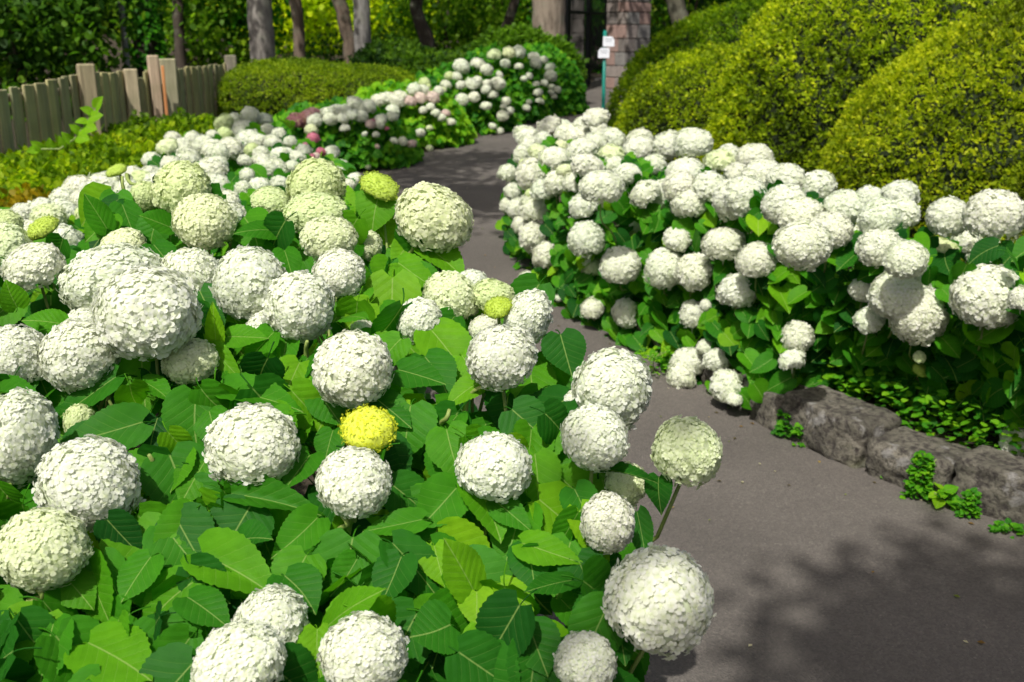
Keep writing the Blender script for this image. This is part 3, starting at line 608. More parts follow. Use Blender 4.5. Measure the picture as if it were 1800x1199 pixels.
FARB = [((590, 9.7), .80, .62, .60, 'hydrangea bush with mauve and white heads in front of the clipped box hedge', .55),
        ((705, 11.2), .80, .65, .68, 'yellow green leaved hydrangea bush with small white heads beside the mauve flowered one', .85),
        ((800, 12.6), .80, .75, .80, 'hydrangea bush with scattered white heads midway along the row towards the gate', .5),
        ((872, 13.7), .75, .75, 1.02, 'tall hydrangea bush with two round white heads standing highest before the fern green shrub', .5),
        ((945, 14.9), .72, .75, 1.02, 'hydrangea bush with small white heads at the foot of the patchy barked trunk', .5)]
FB = []
for (px, dd), rx, ry, rz, lab, tone in FARB:
    p = P(px, 200, dd); g = float(gz(p.x, p.y)); o = empty('hydrangea_bush', (p.x, p.y, g), lab, 'bush'); FB.append((o, px, dd, rx, ry, rz, tone))
FARH = [(550,203,30,'m'),(522,213,34,'m'),(536,208,26,'m'),(515,219,18,'l'),(553,211,28,'w'),(547,229,22,'c'),(576,199,26,'w'),(580,209,24,'w'),(593,194,24,'w'),(606,195,24,'w'),(603,208,22,'w'),(618,203,28,'w'),(635,205,24,'w'),(624,182,28,'w'),(646,189,30,'w'),(665,178,26,'w'),(680,173,28,'w'),(701,175,32,'w'),(669,211,22,'w'),(667,219,18,'w'),(651,219,18,'b'),(606,226,18,'w'),(691,195,24,'w'),(690,205,19,'w'),(739,173,22,'b'),(761,172,24,'b'),(720,178,24,'b'),(729,159,26,'w'),(744,158,20,'w'),(746,146,20,'g'),(739,234,17,'w'),(693,248,15,'w'),(708,249,17,'w'),(724,253,16,'b'),(755,261,13,'c'),(766,199,16,'w'),(784,199,16,'b'),(776,207,15,'w'),(793,215,16,'w'),(757,188,15,'w'),(744,194,15,'w'),(755,225,12,'c'),(812,176,24,'w'),(784,149,18,'w'),(810,150,17,'w'),(790,134,17,'g'),(803,134,18,'w'),(661,237,12,'w'),(641,236,10,'w'),(647,294,9,'c'),(663,258,9,'b'),(680,226,9,'p'),(655,213,9,'p'),(689,165,9,'m'),(728,174,9,'m'),
 (811,117,28,'w'),(840,113,26,'w'),(855,123,22,'w'),(869,97,24,'c'),(895,93,22,'c'),(912,92,24,'w'),(912,117,15,'w'),(888,112,17,'w'),(937,102,22,'w'),(942,112,21,'w'),(956,106,15,'w'),(967,118,18,'w'),(968,134,22,'w'),(878,132,13,'w'),(930,134,13,'w'),(921,139,12,'w'),(942,148,13,'w'),(957,146,13,'w'),(969,153,12,'w'),(980,158,13,'w'),(946,163,16,'w'),(949,178,15,'w'),(926,190,14,'w'),(930,179,9,'w'),(969,163,12,'w'),(974,170,11,'w'),(830,148,26,'w'),(839,142,17,'w'),(857,148,18,'w'),(874,148,27,'w'),(854,158,18,'w'),(866,167,18,'w'),(833,171,20,'w'),(854,187,18,'w'),(890,178,16,'w'),(896,195,16,'w'),(885,188,12,'w'),(884,204,21,'w'),(866,222,13,'w'),(879,231,14,'w'),(771,160,18,'w'),(778,158,14,'c'),(753,152,10,'g')]
def far_hit(px, py):
    a = P(px, py, 1)-Vector((0, 0, CAM_H)); best = None; near = min(FB, key=lambda q: abs(px-q[1]))
    for (o, cx, dd, rx, ry, rz, tone) in FB:
        c = Vector(o.location); s = Vector((1/rx, 1/ry, 1/rz))
        e = Vector((0, 0, CAM_H))-c; A = Vector((a.x*s.x, a.y*s.y, a.z*s.z)); E = Vector((e.x*s.x, e.y*s.y, e.z*s.z))
        q2 = A.dot(A); q1 = 2*A.dot(E); q0 = E.dot(E)-1; D = q1*q1-4*q2*q0
        if D > 0 and (best is None or (-q1-math.sqrt(D))/(2*q2) < best[1]): best = (o, (-q1-math.sqrt(D))/(2*q2))
    return best or (near[0], near[2])
for (x, y, w, t) in FARH:
    o, d = far_hit(x, y); d -= .10; add_head(o, P(x, y, d), w*d/FPX*1.05, w*.88*d/FPX*1.05, t, lean=(.1, -.15, 1), bud=(1 if t == 'l' else None), coarse=True)
for (o, cx, dd, rx, ry, rz, tone) in FB:
    rows = []; k = 0
    for j in range(2200):
        v = Vector((random.gauss(0, 1), random.gauss(0, 1), abs(random.gauss(0, .8)))).normalized(); f = random.uniform(.80, .99)
        b = Vector(o.location)+Vector((v.x*rx*f, v.y*ry*f, v.z*rz*f*.97)); t, n = rand_leaf_dir(Vector((v.x, v.y, 0))*.8); L = random.uniform(.06, .095)
        tn = min(1, max(0, random.gauss(tone, .2)))
        front = v.y < .1 and f > .88
        if front and k < 260: add_leaf(o, b, t, n, L, .85, tn); k += 1
        else: rows.append((b, t, n, L, .95, tn))
    leaf_stuff(o, rows)
    for j in range(7):
        a = random.uniform(0, 6.28); f = Vector(o.location)+Vector((math.cos(a)*.2, math.sin(a)*.2, 0)); add_stem(o, f, Vector(o.location)+Vector((math.cos(a)*rx*.7, math.sin(a)*ry*.7, rz*.55)), (.13, .18, .05), .005)

# ================================================================== clipped shrubs and hedges
def lump3(P3, seed, s, amp):
    r = np.random.default_rng(seed); o = np.zeros(len(P3))
    for k in range(7):
        w = r.normal(0, 1, 3); w *= s*(1+k*.5)/np.linalg.norm(w); o += np.sin(P3 @ w+r.uniform(0, 6))/(1+k*.6)
    return o*amp
def blob(name, label, cat, c, radii, rz, p, n, leaf, cols, seed, lump=.05, per=5, tpl=RHOMB, zmin=-.35, group=None, upright=.75, front=True):
    r = np.random.default_rng(seed); a = np.array(radii); D = nrm(r.normal(size=(n*7, 3))); D = D[D[:, 2] > zmin]
    rr = (np.abs(D/a)**p).sum(1)**(-1/p); S = D*rr[:, None]; N = nrm(np.sign(S)*np.abs(S/a)**(p-1)/a)
    wt = rr**2/np.maximum((D*N).sum(1), .15); ca, sa = math.cos(rz), math.sin(rz); Rm = np.array([[ca, -sa, 0], [sa, ca, 0], [0, 0, 1]])
    Nw = N @ Rm.T
    if front: wt = wt*np.where(Nw[:, 1]-.4*Nw[:, 2] < .2, 1.0, .35)
    idx = r.choice(len(S), min(n, len(S)), replace=False, p=wt/wt.sum()); S = S[idx]; N = N[idx]
    l = lump3(S, seed, 1.6/min(a), lump)+lump3(S, seed+5, 20, .014); S = S+N*(l+r.normal(0, leaf*.5, len(S)))[:, None]
    S = S @ Rm.T; N = N @ Rm.T
    root = empty(name, c, label, cat, group)
    B = np.repeat(S, per, 0); Nn = np.repeat(N, per, 0); m = len(B)
    T = nrm(Nn*upright+nrm(r.normal(size=(m, 3)))*.9+np.array([0, 0, .25])); B = B+r.normal(0, leaf*.35, B.shape)
    NN = nrm(Nn*.6+r.normal(0, .6, (m, 3))+np.array([0, 0, .5])); L = leaf*r.uniform(.6, 1.25, m)
    cl = np.array(cols); mixv = np.clip(.5+lump3(B, seed+9, 3.0, .16)+np.repeat(r.normal(0, .24, len(S))+lump3(S, seed+5, 20, .10), per)+r.normal(0, .10, m), 0, .999)*(len(cl)-1)  # fine lumps tint the leaves too, painting shade into the hollows between clumps
    i = mixv.astype(int); f = (mixv-i)[:, None]; Cc = cl[i]*(1-f)+cl[np.minimum(i+1, len(cl)-1)]*f
    V, F, UV, C = bulk(tpl, B, T, NN, L, np.full(m, 1.0), Cc)
    tag(link('foliage', mk_mesh('foliage', V, F, M_FOL, None, C), root), kind='stuff')
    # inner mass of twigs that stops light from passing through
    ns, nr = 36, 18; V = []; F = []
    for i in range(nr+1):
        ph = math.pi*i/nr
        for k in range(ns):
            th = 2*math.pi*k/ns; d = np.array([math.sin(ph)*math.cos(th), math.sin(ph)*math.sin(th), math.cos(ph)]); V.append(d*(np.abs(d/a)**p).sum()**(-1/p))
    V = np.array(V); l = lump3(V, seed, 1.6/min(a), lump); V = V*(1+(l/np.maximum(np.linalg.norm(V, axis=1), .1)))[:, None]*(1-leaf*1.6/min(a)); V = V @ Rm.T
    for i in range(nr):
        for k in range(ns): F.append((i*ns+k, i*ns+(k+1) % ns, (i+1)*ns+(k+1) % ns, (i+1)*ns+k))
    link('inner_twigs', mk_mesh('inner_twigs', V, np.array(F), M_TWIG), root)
    return root
AZ = [(.05, .080, .005), (.13, .195, .007), (.25, .325, .009), (.42, .47, .013)]
AZ2 = [(.058, .078, .006), (.13, .185, .007), (.24, .30, .009), (.39, .42, .013)]
AZ3 = [(.04, .085, .006), (.09, .17, .008), (.16, .26, .008), (.26, .35, .010)]
blob('clipped_shrub', 'tallest clipped yellow green shrub mound, dome shaped, behind the white hydrangea row', 'shrub', (3.55, 8.4, .55), (2.0, 1.7, 1.75), 0, 2.3, 27000, .036, AZ, 31, .05)
blob('clipped_shrub', 'broad clipped olive yellow shrub mound with reddish specks behind the tall stemmed hydrangeas', 'shrub', (3.40, 6.25, .45), (1.50, 1.15, 1.25), .15, 2.3, 21000, .030, AZ2, 32, .06)
blob('clipped_shrub', 'small rounded yellow green shrub mound touching the white hydrangeas at the path bend', 'shrub', (2.35, 9.9, .55), (1.25, 1.1, .95), 0, 2.2, 12000, .036, AZ, 33, .05)
blob('clipped_shrub', 'long dark green shrub bank on the slope in front of the stone gate pillar', 'shrub', (3.9, 13.0, .55), (2.7, 1.6, 1.7), .1, 2.2, 15000, .050, AZ3, 34, .09)
blob('clipped_shrub', 'low yellow green shrub mound next to the broad olive one', 'shrub', (2.95, 4.75, .35), (.70, .6, .75), 0, 2.2, 6000, .028, AZ2, 35, .04)
blob('clipped_shrub', 'low leafy shrub at the path edge in front of the teal signpost', 'shrub', (1.95, 12.2, .50), (.70, .8, .62), 0, 2.0, 3000, .05, AZ3, 36, .08)
HG = [(.05, .09, .008), (.10, .165, .009), (.16, .24, .010), (.24, .31, .014)]
blob('box_hedge', 'clipped green box hedge with flat rounded top at the end of the board fence', 'hedge', (-2.28, 12.9, .66), (1.18, .95, .60), -.06, 4.0, 15000, .030, HG, 37, .03, zmin=-.6)
LO = [(.07, .14, .006), (.16, .27, .008), (.27, .36, .008), (.38, .42, .012)]
blob('low_shrub', 'bright yellow green low shrub spreading along the foot of the board fence', 'shrub', (-3.05, 7.2, .28), (.95, 1.5, .45), .25, 2.2, 5200, .055, LO, 38, .035, per=4, tpl=BROAD)
blob('low_shrub', 'darker green low shrub between the board fence and the box hedge', 'shrub', (-2.95, 9.2, .38), (.75, .9, .42), .2, 2.2, 3000, .055, AZ3, 39, .04, per=4, tpl=BROAD)
blob('low_shrub', 'golden yellow low shrub beside the pale hydrangea heads', 'shrub', (-2.42, 5.5, .20), (.65, .75, .45), .2, 2.2, 2600, .045, [(.10, .10, .006), (.22, .18, .008), (.32, .22, .008), (.20, .24, .010)], 40, .08, per=4, tpl=BROAD)
blob('fern_green_shrub', 'dark fern green shrub behind the tallest hydrangea heads, near the patchy barked trunk', 'shrub', (-1.0, 17.0, .75), (1.35, .9, .80), 0, 2.1, 5200, .085, [(.012, .035, .008), (.03, .075, .012), (.06, .13, .012), (.10, .19, .012)], 41, .16)
blob('fern_green_shrub', 'light green feathery shrub right against the patchy barked trunk', 'shrub', (.15, 16.4, .75), (.85, .6, 1.0), 0, 2.1, 2600, .085, [(.03, .08, .008), (.07, .15, .012), (.12, .24, .014)], 42, .12)

# leafy shoot sticking up from the low shrub
sh = P(110, 285, 6.1); shoot = empty('leafy_shoot', sh, 'pale green leafy shoot sticking up in front of the fence boards', 'plant')
pts = [P(x, y, 6.1) for (x, y) in [(70, 262), (105, 262), (130, 245), (145, 225), (158, 205), (168, 190)]]
V, F = tube([p-sh for p in pts], [.006, .006, .005, .004, .003, .002], 5); link('stem', mk_mesh('stem', V, F, M_STEM), shoot, None, (.2, .3, .08))
for (x, y, dx, dy) in [(168,190,5,-9),(162,198,-9,-4),(156,207,9,-3),(152,212,-9,0),(147,222,10,2),(140,232,-8,-6),(136,240,9,2),(125,248,-8,-7),(112,258,-5,-8),(75,262,-10,-6),(66,262,-9,2),(90,262,-2,-9)]:
    b = P(x, y, 6.1); t = P(x+dx*2.2, y+dy*2.2, 6.05)-b; add_leaf(shoot, b, t, Vector((random.gauss(0, .3), -1, .5)), t.length, .75, .95)

# ================================================================== board fence
FA = np.array(P(-60, 300, 6.9))[:2]; FBv = np.array(P(402, 200, 12.6))[:2]
fdir = (FBv-FA)/np.linalg.norm(FBv-FA); flen = float(np.linalg.norm(FBv-FA)); fang = math.atan2(fdir[1], fdir[0]); fn = np.array([fdir[1], -fdir[0]])
fence = empty('board_fence', (*FA, float(gz(*FA))), 'weathered grey green board fence with uneven tops behind the low shrubs', 'fence')
plank = boxmesh('plank', .094, .022, 1.0, M_WOOD, .006)
def topz(px, py, d): return P(px, py, d).z
def fence_top(s):
    p = FA+fdir*s; px = pix((p[0], p[1], 1.2))[0]; d = pix((p[0], p[1], 1.2))[2]
    py = float(np.interp(px, [-60, 0, 70, 128, 150, 205, 228, 232, 250, 255, 298, 390, 405], [176, 158, 145, 131, 130, 126, 124, 138, 138, 122, 120, 113, 112]))
    return topz(px, py, d), px
s = .0; k = 0
while s < flen:
    ztop, px = fence_top(s+.05); p = FA+fdir*(s+.05); g = float(gz(*p))-.05
    ztop += random.uniform(-.012, .012)
    off = fn*(random.uniform(-.006, .006)+(.012 if k % 2 else -.004))
    c = random.choice([(.38, .35, .20), (.44, .41, .23), (.33, .31, .19), (.46, .43, .22), (.36, .36, .21)])
    if px > 235: c = tuple(q*.80 for q in c)
    M = Matrix.Translation((p[0]+off[0], p[1]+off[1], g)) @ Matrix.Rotation(fang+random.uniform(-.07, .07), 4, 'Z') @ Matrix.Rotation(random.uniform(-.01, .01), 4, 'Y') @ Matrix.Diagonal((random.uniform(.93, 1.04), 1, ztop-g, 1))
    link('plank', plank, fence, rel(fence, M), c); s += .099; k += 1
postm = boxmesh('post', .13, .12, 1.0, M_WOOD, .012)
def on_fence(px):
    lo, hi = 0, flen
    for _ in range(40):
        m = (lo+hi)/2; q = FA+fdir*m
        if pix((q[0], q[1], 1.2))[0] < px: lo = m
        else: hi = m
    return (lo+hi)/2
for (px, pw, top, col, nm) in [(139, 29, 112, (.28, .24, .16), 'post'), (217, 22, 121, (.40, .34, .24), 'plank'), (259, 18, 97, (.42, .33, .25), 'post'), (283, 28, 103, (.34, .32, .22), 'post'), (404, 18, 97, (.22, .2, .17), 'post')]:
    q = FA+fdir*on_fence(px)+fn*.07; d = pix((q[0], q[1], 1.2))[2]; g = float(gz(*q))-.05; zt = topz(px, top, d); w = pw*d/FPX
    M = Matrix.Translation((q[0], q[1], g)) @ Matrix.Rotation(fang*.35, 4, 'Z') @ Matrix.Diagonal((w/.13, w/.13*.9, zt-g, 1))
    link(nm, postm, fence, rel(fence, M), col)
q = FA+fdir*on_fence(257)+fn*.17; d = pix((q[0], q[1], 1.0))[2]
link('batten', boxmesh('batten', .028, .02, .85, M_WOOD, .004), fence, rel(fence, Matrix.Translation((q[0], q[1], float(gz(*q))-.05)) @ Matrix.Rotation(fang*.35, 4, 'Z')), (.55, .24, .10))
for zr in (.35, .85):
    pv, pf = tube([(0, 0, 0), (flen, 0, .06)], [.03, .03], 4); o = link('rail', mk_mesh('rail', pv, pf, M_WOOD, smooth=False), fence, rel(fence, Matrix.Translation((FA[0]-fn[0]*.05, FA[1]-fn[1]*.05, float(gz(*FA))+zr)) @ Matrix.Rotation(fang, 4, 'Z')), (.17, .15, .11))

# ================================================================== gate, pillars, signpost
def pillar(c, w, dpt, h, rot, label, cols, course=.20, seed=3):
    rr = random.Random(seed); root = empty('stone_pillar', c, label, 'pillar'); z = 0
    link('pillar_core', boxmesh('pillar_core', w-.03, dpt-.03, h-.01, M_BLOCK, .005), root, Matrix.Rotation(rot, 4, 'Z'), (.10, .095, .085))
    k = 0
    while z < h-.02:
        ch = min(course*rr.uniform(.85, 1.2), h-z)
        for side in range(4):
            along = w if side % 2 == 0 else dpt; half = (dpt if side % 2 == 0 else w)/2
            cuts = [0, along*(rr.uniform(.35, .65))] if along > .3 else [0]; cuts.append(along)
            for a, b in zip(cuts[:-1], cuts[1:]):
                me = boxmesh('stone_block', b-a-.012, .05, ch-.012, M_BLOCK, .01, .006)
                M = Matrix.Rotation(rot+side*math.pi/2, 4, 'Z') @ Matrix.Translation(((a+b)/2-along/2, -half+rr.uniform(-.004, .006), z))
                link('stone_block', me, root, M, rr.choice(cols))
        z += ch; k += 1
    return root
SC = [(.16, .14, .125), (.22, .185, .165), (.28, .19, .16), (.20, .19, .175), (.13, .12, .11), (.25, .215, .19)]
pp = P(1101, 170, 18.6); pg = float(gz(pp.x, pp.y))
pillar((pp.x, pp.y, pg-.1), .58, .50, 2.7, R(38), 'square gate pillar of grey and pinkish stone blocks behind the teal signpost', SC)
p2 = P(1007, 150, 20.6); pillar((p2.x, p2.y, float(gz(p2.x, p2.y))-.1), .30, .30, 2.7, R(20), 'narrow pale stone gate pillar seen through the iron bars', [(.38, .34, .31), (.34, .31, .28), (.42, .36, .33)], .3, 5)
ga = P(994, 150, 18.9); gb = P(1066, 140, 20.4); groot = empty('iron_gate', (ga.x, ga.y, float(gz(ga.x, ga.y))), 'open black iron gate with upright bars between the stone pillars', 'gate')
gl = (Vector((gb.x, gb.y, 0))-Vector((ga.x, ga.y, 0))); gdir = gl.normalized(); gln = gl.length; gang = math.atan2(gdir.y, gdir.x); gz0 = groot.location.z
for k, (u, r_) in enumerate([(0, .055), (gln*.52, .045), (gln, .05)]):
    link('gate_post', boxmesh('gate_post', r_*2, r_*2, 2.6, M_IRON, .006), groot, Matrix.Translation(gdir*u) @ Matrix.Rotation(gang, 4, 'Z'))
for zz in (.30, 1.28, 2.2):
    link('rail', boxmesh('rail', gln-.02, .05, .055, M_IRON, .005), groot, Matrix.Translation(gdir*(gln/2)+Vector((0, 0, zz))) @ Matrix.Rotation(gang, 4, 'Z'))
barm = boxmesh('bar', .022, .022, 2.0, M_IRON, .003)
for k in range(1, 22):
    if k != 11: link('bar', barm, groot, Matrix.Translation(gdir*(gln*k/22)+Vector((0, 0, .26))) @ Matrix.Rotation(gang, 4, 'Z'))
sp_ = P(1061, 165, 15.2); spg = float(gz(sp_.x, sp_.y)); sgn = empty('signpost', (sp_.x, sp_.y, spg-.1), 'teal green signpost with two small white plates in front of the stone pillar', 'sign')
ztop = P(1061, 54, 15.2).z
V, F = tube([(0, 0, 0), (0, 0, ztop-spg+.1)], [.026, .026], 12); link('pole', mk_mesh('pole', V, F, M_TEAL), sgn)
def plate(px, py, flip):
    import bmesh
    w, h = .165, .142; c = P(px, py, 15.12)-Vector(sgn.location); pts = [(-w/2, -h/2), (w/2, -h/2), (w/2, h*.18), (w*.28, h/2), (-w/2, h/2)]
    if flip: pts = [(-x, z) for x, z in pts][::-1]
    bm = bmesh.new(); vs = [bm.verts.new((x, 0, z)) for x, z in pts]; f = bm.faces.new(vs); e = bmesh.ops.extrude_face_region(bm, geom=[f])
    for v in [g for g in e['geom'] if isinstance(g, bmesh.types.BMVert)]: v.co.y -= .012
    bmesh.ops.recalc_face_normals(bm, faces=bm.faces); me = bpy.data.meshes.new('sign_plate'); bm.to_mesh(me); bm.free(); me.materials.append(M_WHITE)
    o = link('sign_plate', me, sgn, Matrix.Translation((c.x, -.04, c.z)))
    for j, (ww, zz) in enumerate([(.11, .03), (.09, .0)]): link('printed_line', boxmesh('printed_line', ww, .002, .008, M_PRINT, .0004), o, Matrix.Translation((0, -.0135, zz)))
plate(1068, 73, False); plate(1060, 93, True)

# ================================================================== trees
def tree(name, label, base, path, radii, barkc, crown=None, cols=None, seed=1, limbs=6, leaf=.09, n=4000, clumps=60, cat='tree', tpl=BROAD, spread=.45):
    r = np.random.default_rng(seed); rr = random.Random(seed); base = Vector(base); root = empty(name, base, label, cat)
    pts = [Vector(p) for p in path]; fine = []; rad = []
    for i in range(len(pts)-1):
        for t in np.linspace(0, 1, 6, endpoint=False):
            fine.append(pts[i].lerp(pts[i+1], t)+Vector((rr.gauss(0, .006), rr.gauss(0, .006), 0))); rad.append(radii[i]*(1-t)+radii[i+1]*t)
    fine.append(pts[-1]); rad.append(radii[-1]); rad[0] *= 1.35; rad[1] *= 1.15
    V, F = tube(fine, rad, 14); ang = np.arctan2(V[:, 1], V[:, 0]); V[:, :2] += (.05*np.array(rad).mean()*np.sin(ang*5+V[:, 2]*1.7))[:, None]*nrm(V[:, :2])
    trunk = link('trunk', mk_mesh('trunk', V, F, M_BARK), root, None, barkc)
    if crown is not None:
        (cc, cr) = crown; cc = np.array(cc); cr = np.array(cr)
        C = nrm(r.normal(size=(clumps, 3)))*cr*(r.uniform(.25, 1, (clumps, 1))**.45)+cc
        top = pts[-1]
        for k in range(limbs):
            e = Vector(C[k % clumps]); t0 = fine[int(len(fine)*rr.uniform(.45, .98))-1]; m = (e-t0).length
            V, F = tube(bez(t0, t0+Vector((0, 0, m*.25))+(e-t0)*.25, t0+(e-t0)*.65+Vector((0, 0, m*.12)), e, 8), np.linspace(radii[-1]*.75, .012, 8), 7); link('limb', mk_mesh('limb', V, F, M_BARK), trunk, None, barkc)
        ci = r.integers(0, clumps, n); B = C[ci]+r.normal(0, 1, (n, 3))*np.array([spread, spread, spread*.55]); T = nrm(r.normal(size=(n, 3))+np.array([0, 0, -.35])); N = nrm(r.normal(0, .55, (n, 3))+np.array([0, 0, 1]))
        cl = np.array(cols); q = np.clip(np.repeat(r.random(clumps)[None], 1, 0)[0][ci]*.6+r.random(n)*.4, 0, .999)*(len(cl)-1); i = q.astype(int); f = (q-i)[:, None]
        V, F, UV, Cc = bulk(tpl, B, T, N, leaf*r.uniform(.6, 1.3, n), np.full(n, 1.15), cl[i]*(1-f)+cl[np.minimum(i+1, len(cl)-1)]*f)
        tag(link('crown', mk_mesh('crown', V, F, M_FOL, None, Cc), root), kind='stuff')
    return root
G_DARK = [(.010, .034, .006), (.024, .07, .008), (.05, .13, .008), (.12, .23, .010)]
G_MID = [(.025, .07, .006), (.06, .14, .008), (.12, .23, .010), (.20, .31, .012)]
G_LIME = [(.14, .24, .006), (.32, .42, .008), (.50, .56, .010), (.62, .62, .014)]
G_IVY = [(.02, .09, .006), (.035, .16, .006), (.06, .22, .008)]
def at(px, d):
    p = P(px, 170, d); return Vector((p.x, p.y, float(gz(p.x, p.y))-.05))
def crown_at(b, dx, dy, z, rx, ry, rz): return ((dx, dy, z), (rx, ry, rz))
GREYB = (.22, .205, .185); BROWNB = (.13, .10, .075); DARKB = (.05, .04, .03)
tree('broadleaf_tree', 'tree with thick smooth grey trunk rising straight behind the box hedge', at(465, 17), [(0, 0, 0), (.02, 0, 1.2), (.05, 0, 3), (.1, 0, 5)], [.215, .195, .18, .13], GREYB, ((.2, .3, 6.2), (2.4, 2.2, 1.7)), G_MID, 51, 6, .12, 2600)
tree('broadleaf_tree', 'slim reddish brown trunked tree against the lime yellow foliage', at(529, 19), [(0, 0, 0), (.03, 0, .9), (-.04, 0, 1.6), (.05, 0, 3.4)], [.115, .10, .115, .08], BROWNB, ((0, .4, 4.6), (1.5, 1.4, 1.1)), G_MID, 52, 5, .12, 1200)
tree('broadleaf_tree', 'straight grey trunked tree standing touching a curved brown trunk', at(641, 17.5), [(0, 0, 0), (0, 0, 1.5), (-.02, 0, 3), (0, 0, 5)], [.15, .135, .13, .1], (.19, .185, .175), ((.2, .1, 6.3), (2.2, 2, 1.6)), G_MID, 53, 6, .12, 2400)
tree('broadleaf_tree', 'curved brown trunked tree touching the straight grey trunk', at(622, 18.3), [(0, 0, 0), (-.05, 0, .7), (-.20, 0, 1.4), (-.35, 0, 2.6), (-.4, 0, 4)], [.13, .12, .12, .11, .08], BROWNB, ((-.5, .3, 5), (1.6, 1.6, 1.1)), G_MID, 54, 5, .12, 1300)
tree('broadleaf_tree', 'broad patchy barked trunk beside the iron gate', at(966, 17.2), [(0, 0, 0), (-.02, 0, .5), (-.03, 0, 1.4), (-.02, 0, 3), (0, 0, 5)], [.33, .285, .27, .26, .2], (.20, .165, .13), ((-1.2, .4, 6.6), (2.0, 2.0, 1.6)), G_MID, 55, 7, .12, 2200)
tree('broadleaf_tree', 'thin dark trunked tree in the undergrowth behind the far fence boards', at(322, 19), [(0, 0, 0), (.05, 0, 1.2), (-.08, 0, 2.2), (0, 0, 3.6)], [.10, .09, .085, .06], DARKB, ((0, 0, 4.6), (1.5, 1.3, 1.2)), G_MID, 56, 5, .12, 2500)
tree('pine_tree', 'twisted dark trunked tree in the shade behind the end of the box hedge', at(745, 21), [(0, 0, 0), (.10, 0, .6), (-.12, 0, 1.2), (-.02, 0, 1.8), (-.25, 0, 2.6), (-.1, 0, 3.6)], [.17, .15, .13, .12, .10, .07], DARKB, ((0, 0, 4), (2.0, 1.5, 1.3)), G_DARK, 57, 7, .11, 700)
tree('pine_tree', 'leaning dark trunked tree in the shade left of the patchy barked trunk', at(880, 22), [(0, 0, 0), (.10, 0, .9), (.3, 0, 1.5), (.35, 0, 2.6), (.5, 0, 3.6)], [.12, .11, .10, .09, .06], DARKB, ((.3, 0, 4.2), (1.6, 1.5, 1.2)), G_DARK, 58, 6, .11, 600)
tree('leaning_tree', 'dark limbed tree leaning over the slope behind the shrub bank', at(1205, 17), [(0, 0, .2), (-.15, 0, 1.2), (-.45, 0, 2.0), (-.75, 0, 2.9), (-.9, 0, 4)], [.16, .15, .14, .12, .08], (.09, .085, .06), ((-.2, .3, 4.8), (2.2, 2, 1.3)), G_MID, 59, 6, .11, 3500)
# ivy clad trunk
iv = at(266, 14.0); ivt = tree('ivy_clad_trunk', 'trunk thickly clad in bright green ivy rising behind the tall fence posts', iv, [(0, 0, 0), (0, 0, 2), (.05, 0, 4)], [.17, .15, .12], DARKB, ((0, 0, 5), (1.4, 1.3, 1)), G_MID, 60, 4, .12, 1500)
n = 3200; a = rng.uniform(0, 6.283, n); zz = rng.uniform(.2, 4, n); rr_ = .19+.05*np.sin(a*3+zz*4)+rng.uniform(0, .05, n); o3 = np.stack([np.cos(a), np.sin(a), np.zeros(n)], 1)
B = o3*rr_[:, None]; B[:, 2] = zz; q = rng.random(n)*1.99; i = q.astype(int); f = (q-i)[:, None]; cl = np.array(G_IVY)
V, F, UV, C = bulk(BROAD, B, nrm(o3*.4+rng.normal(0, .4, (n, 3))+np.array([0, 0, -.7])), nrm(o3+np.array([0, 0, .5])), rng.uniform(.05, .1, n), np.full(n, 1.3), cl[i]*(1-f)+cl[i+1]*f)
tag(link('ivy', mk_mesh('ivy', V, F, M_FOL, None, C), ivt), kind='stuff')
pb = at(229, 12.4); pole = empty('grey_pole', pb, 'thin straight grey pole standing behind the board fence', 'pole')
V, F = tube([(0, 0, 0), (0, 0, 3), (0, 0, 6)], [.036, .034, .030], 12); link('shaft', mk_mesh('shaft', V, F, M_BLOCK), pole, None, (.20, .20, .19)); 
V, F = tube([(0, 0, 0), (0, 0, .12)], [.06, .05], 12); link('collar', mk_mesh('collar', V, F, M_BLOCK), pole, None, (.16, .16, .15))

def thicket(name, label, c, radii, n, leaf, cols, seed, clumps=50, spread=.28, cat='shrub', branches=6, tpl=BROAD):
    """a loose shrub: stems and clumps of leaves through its whole volume"""
    r = np.random.default_rng(seed); cr = np.array(radii); root = empty(name, c, label, cat)
    C = nrm(r.normal(size=(clumps, 3)))*cr*(r.uniform(.1, 1, (clumps, 1))**.4); C[:, 2] = C[:, 2]+cr[2]*.9
    for k in range(branches):
        e = Vector(C[k]); V, F = tube(bez((r.normal(0, .1), r.normal(0, .1), 0), (e.x*.2, e.y*.2, e.z*.5), (e.x*.6, e.y*.6, e.z*.8), e, 7), np.linspace(.035, .008, 7), 6); link('branch', mk_mesh('branch', V, F, M_BARK), root, None, (.06, .045, .03))
    ci = r.integers(0, clumps, n); B = C[ci]+r.normal(0, 1, (n, 3))*np.array([spread, spread, spread*.6]); B[:, 2] = np.abs(B[:, 2])
    T = nrm(r.normal(size=(n, 3))+np.array([0, -.2, -.4])); N = nrm(r.normal(0, .6, (n, 3))+np.array([0, -.3, 1]))
    cl = np.array(cols); q = np.clip(r.random(clumps)[ci]*.55+r.random(n)*.45, 0, .999)*(len(cl)-1); i = q.astype(int); f = (q-i)[:, None]
    V, F, UV, Cc = bulk(tpl, B, T, N, leaf*r.uniform(.6, 1.3, n), np.full(n, 1.2), cl[i]*(1-f)+cl[np.minimum(i+1, len(cl)-1)]*f)
    tag(link('foliage', mk_mesh('foliage', V, F, M_FOL, None, Cc), root), kind='stuff'); return root
def th(px, d, *a, **k):
    b = at(px, d); return thicket(a[0], a[1], b, *a[2:], **k)
th(40, 11.5, 'evergreen_shrub', 'large dark glossy evergreen shrub towering behind the lower end of the board fence', (1.35, .9, 1.5), 9000, .095, G_DARK, 71, 90, .26)
